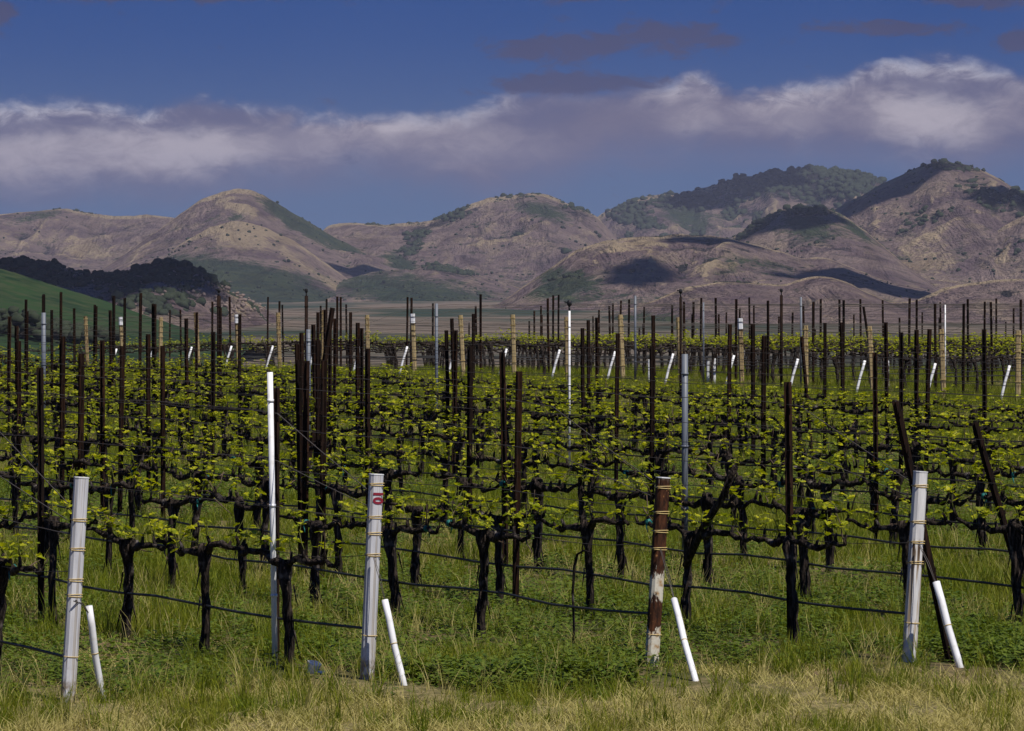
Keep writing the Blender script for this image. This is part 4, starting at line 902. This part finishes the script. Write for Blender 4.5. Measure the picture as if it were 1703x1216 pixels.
def scatter(name, kind, P_, smin, smax):
    for v in range(3):
        Q = P_[v::3]
        if not len(Q): continue
        src = bpy.data.objects.new('tuft', tuft(kind))
        pm = bpy.data.meshes.new(name); pm.vertices.add(len(Q)); pm.vertices.foreach_set('co', Q.astype(np.float32).ravel())
        o = link(name, pm, kind='stuff')
        ng = bpy.data.node_groups.new('scatter', 'GeometryNodeTree'); ng.interface.new_socket('Geometry', in_out='INPUT', socket_type='NodeSocketGeometry'); ng.interface.new_socket('Geometry', in_out='OUTPUT', socket_type='NodeSocketGeometry')
        nn = ng.nodes; gi = nn.new('NodeGroupInput'); go = nn.new('NodeGroupOutput'); ip = nn.new('GeometryNodeInstanceOnPoints'); oi = nn.new('GeometryNodeObjectInfo'); oi.inputs[0].default_value = src
        oi.inputs['As Instance'].default_value = True
        rr = nn.new('FunctionNodeRandomValue'); rr.data_type = 'FLOAT_VECTOR'; rr.inputs[0].default_value = (-.18, -.18, 0); rr.inputs[1].default_value = (.18, .18, 6.283)
        rs = nn.new('FunctionNodeRandomValue'); rs.data_type = 'FLOAT'; rs.inputs[2].default_value = smin; rs.inputs[3].default_value = smax; rs.inputs['Seed'].default_value = 3
        l_ = ng.links.new; l_(gi.outputs[0], ip.inputs['Points']); l_(oi.outputs['Geometry'], ip.inputs['Instance']); l_(rr.outputs[0], ip.inputs['Rotation']); l_(rs.outputs[1], ip.inputs['Scale']); l_(ip.outputs[0], go.inputs[0])
        md = o.modifiers.new('scatter', 'NODES'); md.node_group = ng
def field(n_, ya, yb, seed):
    rs = np.random.RandomState(seed); y = ya + (yb - ya) * rs.rand(n_); x = (rs.rand(n_) * 2 - 1) * .165 * y
    return x, y, rs
def rown(x, y): return 0.8508 * x + 0.5255 * y
def row_gap(x, y):     # distance to the nearest near row
    n_ = rown(x, y); return np.min(np.abs(n_[:, None] - np.array(ROWN)[None]), 1)
def pack(x, y): return np.stack([x, y, gh(x, y) - .01], 1)
ends_y = np.array([(p_['p0'].x, p_['p0'].y) for p_ in near_rows[:4]])
def front(x, y): return y - np.interp(x, [-8, -2.59, -.89, .88, 2.54, 8], [21.5, 22.3, 23.3, 24.1, 24.5, 25.3])   # metres behind the line of end posts
parts = {'grass': [], 'tall': [], 'dry': [], 'weed': [], 'drytall': []}
for ya, yb, n_, sd_ in ((20.3, 30, 8600, 1), (30, 48, 12500, 2), (48, 80, 15500, 3), (80, 108, 9000, 4)):
    x, y, rs = field(n_, ya, yb, sd_); fr = front(x, y); gp = row_gap(x, y)
    a = fbm(x * .9, y * .55, 4, 50); c = fbm(x * 2.2, y * 1.4, 3, 60); e = fbm(x * .45, y * .3, 3, 70); q = rs.rand(n_)
    foot = np.zeros(n_, bool)
    for (fx, fy, fr_) in [(at(112, 22.4), 22.35, .16), (at(560, 23.75), 23.75, .22), (at(600, 23.6), 23.5, .22), (at(500, 23.9), 23.9, .2), (at(690, 23.0), 23.0, .30), (at(1150, 23.5), 23.5, .28), (at(1100, 23.9), 23.8, .2), (at(1560, 24.5), 24.4, .22), (at(1620, 24.5), 24.3, .22), (at(1510, 24.6), 24.5, .2), (at(1690, 24.6), 24.5, .2)]:
        foot |= ((x - fx) / fr_) ** 2 + ((y - fy) / (fr_ * 1.5)) ** 2 < 1
    bare = (foot & (q < .9)) | ((gp < .33) & (c > .50) & (fr > .1) & (y < 60) & (q < .75)) | ((c > .68) & (q < .55))
    ffront = fr < .15
    dry = (~bare) & ((ffront & (q < np.clip(.50 + 3.4 * (c - .46) + .35 * (fr < -1.2), 0.08, .97))) | (~ffront & (a > .48) & (q < .42)))
    weed = (~bare) & (~dry) & (e > .50) & (q > .35) & (y < 60) & ~ffront
    weed |= (~bare) & (np.abs(x - at(870, y)) < .85) & (fr > -.75) & (fr < .5) & (q > .25) & (y < 26)
    weed |= (~bare) & (x > at(1560, y)) & (fr > .1) & (fr < 3) & (q > .4)
    grass = (~bare) & (~dry) & (~weed)
    tall = grass & (q > .90) & ~(ffront & (q < .97))
    parts['dry'].append(pack(x[dry], y[dry])); parts['weed'].append(pack(x[weed], y[weed])); parts['grass'].append(pack(x[grass], y[grass])); parts['tall'].append(pack(x[tall], y[tall]))
gp_ = np.concatenate(parts['grass']); fg = front(gp_[:, 0], gp_[:, 1]) < .1
scatter('grass', 'grass', gp_[~fg], .6, 1.15)
scatter('short_grass', 'grass', gp_[fg], .35, .85)
scatter('tall_grass', 'tall', np.concatenate(parts['tall']), .6, 1.15)
scatter('dry_grass', 'dry', np.concatenate(parts['dry']), .7, 1.3)
scatter('weeds', 'weed', np.concatenate(parts['weed']), .7, 1.4)
x, y, rs = field(9000, 20.4, 27, 31); k_ = np.zeros(9000, bool)
for (wx, wy, ra, rb) in ((850, 23.7, .80, .40), (950, 24.4, .5, .35), (1655, 25.5, .5, 1.2), (1590, 26.4, .4, .5)):
    k_ |= (((x - at(wx, wy)) / ra) ** 2 + ((y - wy) / rb) ** 2 < .5 + 1.0 * fbm(x * 4, y * 4, 2, 5)) & (rs.rand(9000) < .85)
scatter('weeds', 'weed', pack(x[k_], y[k_]), .8, 1.35)
k_ = np.zeros(9000, bool)
for (wx, wy, ra, rb) in ((25, 21.9, .35, .7), (520, 25.0, .5, .4), (850, 23.9, .9, .5), (1640, 25.8, .6, 1.2), (1290, 24.6, .35, .4), (380, 24.2, .35, .3), (1250, 22.2, .25, .2)):
    k_ |= (((x - at(wx, wy)) / ra) ** 2 + ((y - wy) / rb) ** 2 < .5 + 1.0 * fbm(x * 4, y * 4, 2, 5)) & (rs.rand(9000) < .30)
scatter('tall_grass', 'tall', pack(x[k_], y[k_]), .5, .9)
# pale seeding stems among the green, thicker around the posts
x, y, rs = field(2400, 20.6, 36, 9); k_ = fbm(x * 1.3, y, 3, 90) > .5
def _dt():
    Vl = []; Fl = []
    for _ in range(9):
        r_ = abs(rnd.gauss(0, .035)); a = rnd.uniform(0, 6.28); blade(Vl, Fl, r_ * math.cos(a), r_ * math.sin(a), rnd.uniform(.12, .34), .003, rnd.uniform(0, 3.14), rnd.uniform(.03, .16))
    return Vl, Fl
_old = tuft
def tuft(kind):
    if kind == 'drytall':
        Vl, Fl = _dt(); return mesh_from('tuft_drytall', Vl, Fl, [M_DRY], False)
    return _old(kind)
scatter('dry_grass_stems', 'drytall', pack(x[k_], y[k_]), .6, 1.1)
# clods of soil
x, y, rs = field(5200, 20.8, 34, 12); c = fbm(x * 2.2, y * 1.4, 3, 60); k_ = (c > .5) & (rs.rand(5200) < .8)
M_SOIL = mat('soil_clod', lambda n_, b: n_.put(b.inputs['Base Color'], n_.mix(n_.noise(wpos(n_), 14, 3), (0.12, 0.085, 0.05), (0.24, 0.17, 0.11))), 1.0, 0.0)
pc = pack(x[k_], y[k_]); blobs('soil_clods', pc, nrs.uniform(.006, .03, len(pc)), M_SOIL, .6, 1, .4)
